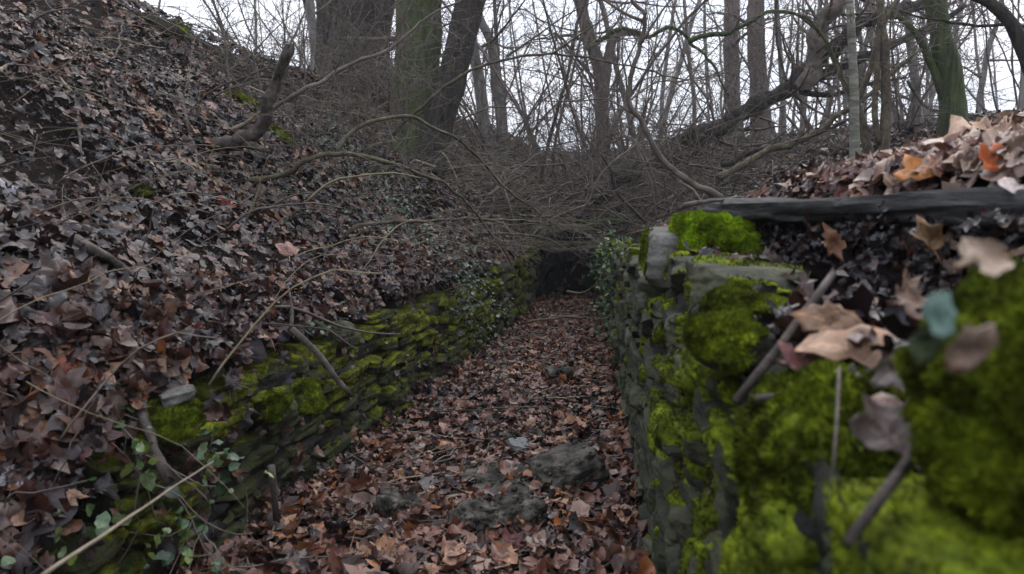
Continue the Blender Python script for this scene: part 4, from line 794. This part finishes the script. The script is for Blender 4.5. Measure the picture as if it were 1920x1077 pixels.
# ------------------------------------------------------------------ background wood
def proto_tree(kind, seed):
    rg = np.random.default_rng(seed); tr, tw = MB(), MB()
    if kind == 0:      # straight pole
        grow(tr, tw, (0, 0, -.2), (rg.normal() * .05, rg.normal() * .05, 1), 9, rg.uniform(.025, .07), 0, rg, 3, .04, .10, .35, 12, .12, .3, .28, 8, .85, .003)
    elif kind == 1:    # bent, forked
        grow(tr, tw, (0, 0, -.2), (rg.normal() * .15, rg.normal() * .15, 1), 7.5, rg.uniform(.03, .07), 0, rg, 3, .03, .25, .3, 11, .1, .4, .36, 8, .9, .003)
    else:              # many stemmed shrub
        for s in range(7):
            d = np.array([rg.normal() * .35, rg.normal() * .35, 1]); grow(tr, tw, (rg.normal() * .12, rg.normal() * .12, -.1), d / np.linalg.norm(d), rg.uniform(2.5, 4.5), rg.uniform(.015, .03), 0, rg, 3, -.02, .3, .25, 8, .12, .4, .4, 5, .8, .0028)
    return tr, tw
KIND = {0: ('woodland_tree', 'straight thin grey tree in the distant wood behind the fallen tree', 'tree', 'thin straight trees of the distant wood', M_BARKG),
        1: ('woodland_tree', 'bent forking tree in the distant wood behind the brush', 'tree', 'bent trees of the distant wood', M_BARKG),
        2: ('woodland_shrub', 'bare many stemmed shrub filling the wood between the trunks', 'shrub', 'bare shrubs under the distant trees', M_BARKR)}
protos = {}
for kind, cnt in ((0, 4), (1, 4), (2, 4)):
    for i in range(cnt): protos[(kind, i)] = [proto_tree(kind, 300 + kind * 10 + i), None]
rg = np.random.default_rng(55)
spots = []
def place(kind, n, xf, yf):
    for _ in range(n):
        y = yf(); x = xf(y); spots.append((kind, x, y))
# right and centre wood: rays between photo x = 880 and 1950
place(0, 40, lambda y: y * rg.uniform(-.02, .66), lambda: 12 + 24 * rg.random() ** .8)
place(1, 16, lambda y: y * rg.uniform(-.05, .66), lambda: 11 + 20 * rg.random())
place(2, 12, lambda y: y * rg.uniform(-.05, .62), lambda: 10.5 + 14 * rg.random())
place(0, 10, lambda y: y * rg.uniform(-.5, -.1), lambda: 18 + 14 * rg.random())
place(2, 7, lambda y: y * rg.uniform(-.36, -.1), lambda: 13 + 6 * rg.random())
spots = [p for p in spots if not (p[0] < 2 and -.05 < p[1] / p[2] < .21 and rg.random() < .6)]      # the wood is thin over the culvert
for kind, x, y in spots:
    i = int(rg.integers(4)); name, lab, cat, grp, mt = KIND[kind]; pr = protos[(kind, i)]
    z = float(height(np.array([x]), np.array([y]))[0])
    if pr[1] is None:
        r = empty(name, (x, y, z), lab, cat, grp); t = pr[0][0].build('trunk', mt, r); c = pr[0][1].build('crown', M_TWIG, r); pr[1] = (r, [t, c])
    else:
        r = pr[1][0].copy(); COL.objects.link(r); r.location = (x, y, z)
        for ch in pr[1][1]:
            c = ch.copy(); COL.objects.link(c); c.parent = r
    r.rotation_euler = (0, 0, rg.uniform(0, 6.28)); s = rg.uniform(.7, 1.25); r.scale = (s, s, s * rg.uniform(.9, 1.2))

# ------------------------------------------------------------------ ivy
def ivy(label, pts, n, size, mat, seed, spread, hang=0., stems=6, group=None, tilt=.6, up=(0, -.5, .6), bias=1.):
    rg = np.random.default_rng(seed); C = np.array(pts, float); root = empty('ivy_plant', C[0], label, 'ivy', group)
    a = rg.integers(0, len(C), n); P = C[a] + rg.normal(size=(n, 3)) * np.array(spread); P[:, 2] -= hang * rg.random(n)
    x, y = P[:, 0], P[:, 1]; g = height(x, y); onw = (x > XL(y)) & (x < XR(y)); P[:, 2] = np.where(onw, np.maximum(P[:, 2], g + .01), np.maximum(P[:, 2], g + .015)); P[:, 2] = np.where(~onw, np.minimum(P[:, 2], g + abs(rg.normal(size=n)) * .06 + .02), P[:, 2])
    st = MB()
    for q in range(stems):
        p = P[rg.integers(n)]; Q = [p.copy()]; d = np.array([rg.normal() * .4, -abs(rg.normal()) * .3, rg.normal() * .5])
        for k in range(8):
            d = d + rg.normal(size=3) * .25; d /= np.linalg.norm(d); Q.append(Q[-1] + d * .03 * (1 + size * 10))
        tube(st, Q, .0018, 4, .5)
    st.build('stems', M_TWIG, root, origin=tuple(root.location))
    N = np.tile(np.array(up, float), (n, 1)); lv = MB()
    scatter(lv, P, N, size * rg.uniform(.5, 1.3, n), rg, IVT, tilt, np.clip(rg.random(n) ** bias, 0, 1)); lv.build('leaves', mat, root, origin=tuple(root.location)); return root
IVT = []
for i in range(4):
    V, Q, T, lc = maple(_r, 2, .3, .35, 1); V[:, 1] *= 1.35; V[:, 0] -= .25 * np.abs(V[:, 1]); IVT.append((V, Q, T, lc))
def onw(px, py, edge, side=1, Y0=None):    # point of a wall face seen at this pixel
    Y = 1.
    while Y < 10:
        p = at(px, py, Y)
        if (side > 0 and p[0] <= float(XR(Y)) and False): return p
        f = float(edge(Y))
        if (side < 0 and p[0] > f - .0 and Y > 1.5) or (side > 0 and p[0] < f): return p
        Y += .02
    return p
ivy('dense pale green ivy clump spilling over the far end of the left wall', [slope(860, 520), slope(850, 545), at(880, 560, 6.5), at(890, 590, 6.3), at(905, 545, 6.8), at(865, 600, 6.1)], 2600, .026, M_IVYP, 1, (.09, .16, .09), .12, 25, tilt=.9)
ivy('low ivy patch spread over the leaves above the ivy clump', [slope(x, y) for x, y in ((700, 400), (740, 420), (780, 440), (720, 370), (690, 330), (810, 470), (840, 490))], 1300, .032, M_IVYP, 2, (.16, .3, .05), 0, 12)
ivy('glossy ivy hanging from the right wall beside the culvert mouth', [at(1130, 480, 6.6), at(1135, 520, 6.6), at(1140, 560, 6.5), at(1145, 600, 6.4), at(1125, 470, 6.8), at(1150, 460, 6.2)], 520, .034, M_IVY, 3, (.05, .25, .09), .12, 20, tilt=.9, bias=.8)
ivy('sparse ivy with large green leaves in the lower left corner', [slope(x, y) for x, y in ((50, 1040), (90, 985), (170, 960), (200, 1040), (250, 1060), (230, 920), (130, 1070), (330, 1050), (300, 990))], 85, .042, M_IVY, 4, (.07, .09, .03), 0, 16, bias=.6)
ivy('few ivy leaves climbing the near end of the left wall', [at(400, 840, 2.3), at(350, 960, 2.1), at(440, 870, 2.4), at(420, 900, 2.35), at(360, 1000, 2.0)], 45, .034, M_IVY, 5, (.04, .06, .05), 0, 6, bias=.7)
ivy('yellow green leaf tuft beside the crooked stick on the left', [at(265, 850, 2.05), at(270, 880, 2.05)], 16, .045, M_IVY, 6, (.015, .02, .03), 0, 3, bias=.25)
ivy('small ivy sprig on the lip of the left wall above the sloping stick', [slope(600, 590), slope(630, 575), slope(585, 610)], 70, .03, M_IVYP, 7, (.05, .06, .02), 0, 4)
ivy('scattered ivy leaves under the trees at the crest of the left slope', [slope(x, y) for x, y in ((600, 260), (580, 230), (640, 300), (690, 290), (560, 330))], 700, .035, M_IVYP, 8, (.25, .35, .05), 0, 6)

# moss patches on the slope
for (px, py, s, lab, sd) in [(302, 62, (.20, .14, .06), 'mossy boulder near the top of the left slope', 1), (525, 262, (.10, .09, .035), 'green moss patch right of the broken dead branch', 2), (455, 195, (.11, .09, .04), 'moss covered lump behind the broken dead branch', 3), (268, 368, (.04, .04, .02), 'tiny moss tuft in the bare soil of the left slope', 4)]:
    p = slope(px, py); p[2] += s[2] * .8; boulder('mossy_lump', p, s, rotm(.3, .4, .2), lab, 'moss', M_SOIL, 12, 3, .3, moss=lambda P, N: .3 + .6 * fbm(P * 5, 2, 4), mm=M_MOSS, seed=60 + sd, thick=.012, fz=6000)
for (px, py, Y, s, lab, sd) in [(322, 782, 2.36, (.075, .085, .038), 'bright moss covered stone on the near end of the left wall', 1), (575, 745, 3.02, (.045, .07, .04), 'bright moss cushion on the face of the left wall', 2), (530, 765, 2.9, (.045, .06, .035), 'mossy stone left of the bright cushion on the left wall', 3)]:
    p = at(px, py, Y); boulder('mossy_stone', p, s, rotm(.1, 0, .25), lab, 'moss', M_STONEG, 12, 8, .3, moss=lambda P, N: .25 + .7 * fbm(P * 9, 2, 4), mm=M_MOSS, seed=70 + sd, thick=.012, fz=14000)
p = at(335, 742, 2.33); boulder('flat_stone', p, (.045, .04, .018), rotm(.05, -.25, .5), 'flat pale grey stone lying on the bright mossy stone', 'stone', M_CAP, 12, 9, .25, seed=88)

# ------------------------------------------------------------------ single leaves that stand out
def one_leaf(label, p, size, col, N, seed, kind=0, curl=1., fold=.5, rz=0., name='fallen_leaf', rough=.5):
    r = np.random.default_rng(seed); V, Q, T, lc = maple(r, 8, curl, fold, kind); V[:, 2] += .028 * fbm(V * 9 + seed, 3, seed) + .02 * np.abs(vnoise(V * 22 + seed, seed))
    key = 'leaf_' + '_'.join('%02d' % int(c * 99) for c in col)
    mt = bpy.data.materials.get(key) or leaf_mat(key, [(0, tuple(c * .6 for c in col)), (1, tuple(min(1, c * 1.3) for c in col))], rough, .15)
    N = np.array(N, float); N /= np.linalg.norm(N); a = np.array([math.cos(rz), math.sin(rz), .1]); U = np.cross(N, a); U /= np.linalg.norm(U); Wv = np.cross(N, U)
    B = (V[:, 0:1] * U + V[:, 1:2] * Wv + V[:, 2:3] * N) * size
    mb = MB(); mb.add(B, Q, T, .6, lc); o = mb.build(name, mt); o.location = Vector(p)
    so = o.modifiers.new('thick', 'SOLIDIFY'); so.thickness = .00025
    return tag(o, label, 'leaf')
TAN = (.29, .175, .11)
one_leaf('curled light brown leaf standing in the hollow above the near moss', at(1556, 602, 1.05), .082, TAN, (-.3, -1, .35), 1, 2, .6, .5, 1.2)
one_leaf('flat tan leaf lying below the curled light brown leaf', at(1590, 650, .98), .125, TAN, (-.2, -.5, 1), 2, 1, .4, .3, 1.3)
one_leaf('dark red leaf under the flat tan leaf in the hollow', at(1500, 692, .98), .08, (.10, .03, .025), (-.1, -.4, 1), 3, 0, .8, .4, .4)
one_leaf('blurred round blue green ivy leaf beside the near moss', at(1762, 592, .52), .035, (.11, .18, .145), (-.1, -1, .25), 4, 1, .3, .2, 0, 'ivy_leaf', .35)
one_leaf('dark olive leaf hanging under the round blue green leaf', at(1735, 650, .54), .032, (.04, .055, .02), (-.5, -1, .0), 5, 1, .4, .2, 1.5)
one_leaf('pale curled leaf at the right edge above the moss mound', at(1862, 488, .60), .048, (.42, .31, .23), (-.5, -.7, .5), 6, 0, 1.3, .9, 1.2)
one_leaf('cream upright leaf behind the pale curled leaf', at(1830, 475, .72), .036, (.46, .36, .27), (-.1, -1, .1), 7, 1, .8, .5, 1.4)
one_leaf('brown drooping leaf between the green leaf and the moss mound', at(1815, 660, .50), .038, (.12, .075, .05), (-.4, -1, .2), 8, 2, 1., .6, 1.6)
one_leaf('dark grey brown curled leaf lying on the near moss', at(1670, 822, .74), .095, (.11, .08, .068), (-.3, -.6, 1), 9, 0, .75, .6, .2)
one_leaf('wrinkled brown leaf above the dark curled leaf', at(1690, 770, .80), .080, (.16, .10, .08), (-.2, -.5, 1), 10, 2, .7, .7, .5)
one_leaf('greyish torn leaf at the upper edge of the near moss', at(1590, 735, .92), .065, (.24, .21, .20), (-.3, -.8, .6), 11, 0, 1.2, .8, .9)
one_leaf('crumpled grey leaf between the tan leaf and the green leaf', at(1680, 690, .82), .06, (.28, .24, .22), (-.1, -.9, .5), 12, 0, 1.3, .9, 2.)
one_leaf('small tan leaf behind the round green leaf in the hollow', at(1705, 560, 1.0), .06, (.30, .20, .15), (-.1, -1, .4), 13, 2, .8, .6, .3)
one_leaf('rust coloured leaf hanging in the shadow under the plank', at(1560, 455, 1.7), .075, (.11, .042, .015), (-.1, -1, .6), 14, 2, 1.2, .5, .3)
one_leaf('dull brown leaf deep in the hollow under the plank', at(1740, 450, 1.35), .08, (.20, .12, .06), (-.1, -1, .2), 15, 0, 1., .5, .9)
def bank(px, Y, dz=.01): 
    x = (px - 960) / FPX * Y; return np.array([x, Y, float(height(np.array([x]), np.array([Y]))[0]) + dz])
one_leaf('large orange leaf lying on the bank behind the plank', at(1745, 322, 1.65), .15, (.30, .11, .018), (-.25, -.5, 1), 16, 0, .5, .3, .2)
one_leaf('vivid orange red leaf at the right edge behind the plank', at(1885, 305, 1.45), .12, (.36, .075, .012), (-.2, -.6, 1), 17, 0, .6, .4, 2.)
one_leaf('large pale tan leaf tilted up on the bank above the orange leaves', at(1810, 262, 2.1), .19, (.42, .27, .18), (-.4, -.6, 1), 18, 0, .7, .4, .9)
one_leaf('long pale curled leaf beside the tilted tan leaf', at(1870, 258, 2.0), .14, (.42, .28, .19), (-.2, -.7, .8), 19, 2, 1., .8, 1.)
one_leaf('pale leaf tip lying at the right end of the plank', at(1900, 350, 1.35), .06, (.5, .42, .38), (-.1, -.5, 1), 20, 1, .4, .3, 0)
def sl(px, py, d=.03): 
    p = slope(px, py); p[1] -= d; p[2] += d * .6; return p
NS = (.5, -.55, .7)
one_leaf('deep red brown leaf, largest on the lower left slope', sl(150, 705), .16, (.16, .035, .015), NS, 30, 0, .8, .5, .3)
one_leaf('light tan maple leaf on the left slope', sl(150, 578), .105, (.32, .20, .14), NS, 31, 0, .7, .6, 1.3)
one_leaf('pinkish brown maple leaf in the middle of the left slope', sl(545, 480), .16, (.26, .14, .11), NS, 32, 0, .5, .3, .2)
one_leaf('bright red leaf lying below the bare soil', sl(425, 395), .13, (.24, .03, .02), NS, 33, 0, .8, .5, .8)
one_leaf('wide flat brown leaf on the lip of the left wall', sl(510, 635), .12, (.22, .12, .095), NS, 34, 0, .4, .2, .5)
one_leaf('pale pinkish leaf below the broken dead branch', sl(398, 212), .15, (.30, .19, .16), NS, 35, 2, .5, .4, .1)
one_leaf('pale yellow green leaf near the crooked stick', sl(190, 790), .06, (.36, .28, .18), NS, 36, 1, .8, .6, .1)
one_leaf('silvery leaf at the lower left edge', sl(40, 905), .12, (.26, .24, .26), NS, 37, 0, .6, .4, .1, rough=.35)
one_leaf('pale grey leaf at the left edge above the rotten branch', sl(18, 375), .14, (.30, .28, .29), NS, 38, 0, .6, .4, .7, rough=.35)
one_leaf('dark maroon leaf leaning on the nearest concrete lump', gpt(955, 1040) + np.array([0, 0, .03]), .13, (.08, .018, .015), (0, -.7, .8), 39, 0, .9, .5, .2)
one_leaf('broad tan leaf at the bottom of the ditch', gpt(860, 1060) + np.array([0, 0, .02]), .14, (.36, .20, .13), (0, -.4, 1), 40, 0, .6, .4, .9)

# ------------------------------------------------------------------ damp winter air
def haze():
    mb = MB(); x, y0, y1, z0, z1 = 620, -7, 640, -14, 40
    V = [(a, b, c) for a in (-x, x) for b in (y0, y1) for c in (z0, z1)]
    mb.add(V, [[0, 1, 3, 2], [4, 6, 7, 5], [0, 4, 5, 1], [2, 3, 7, 6], [0, 2, 6, 4], [1, 5, 7, 3]])
    m = bpy.data.materials.new('haze'); m.use_nodes = True; n = m.node_tree.nodes; n.remove(n['Principled BSDF'])
    v = n.new('ShaderNodeVolumePrincipled'); v.inputs['Color'].default_value = (.9, .93, 1, 1); v.inputs['Density'].default_value = .0014; v.inputs['Anisotropy'].default_value = .2
    m.node_tree.links.new(v.outputs[0], n['Material Output'].inputs['Volume'])
    tag(mb.build('haze', m, smooth=False), 'thin pale winter haze hanging between the trees of the wood', 'haze', kind='stuff')
haze()
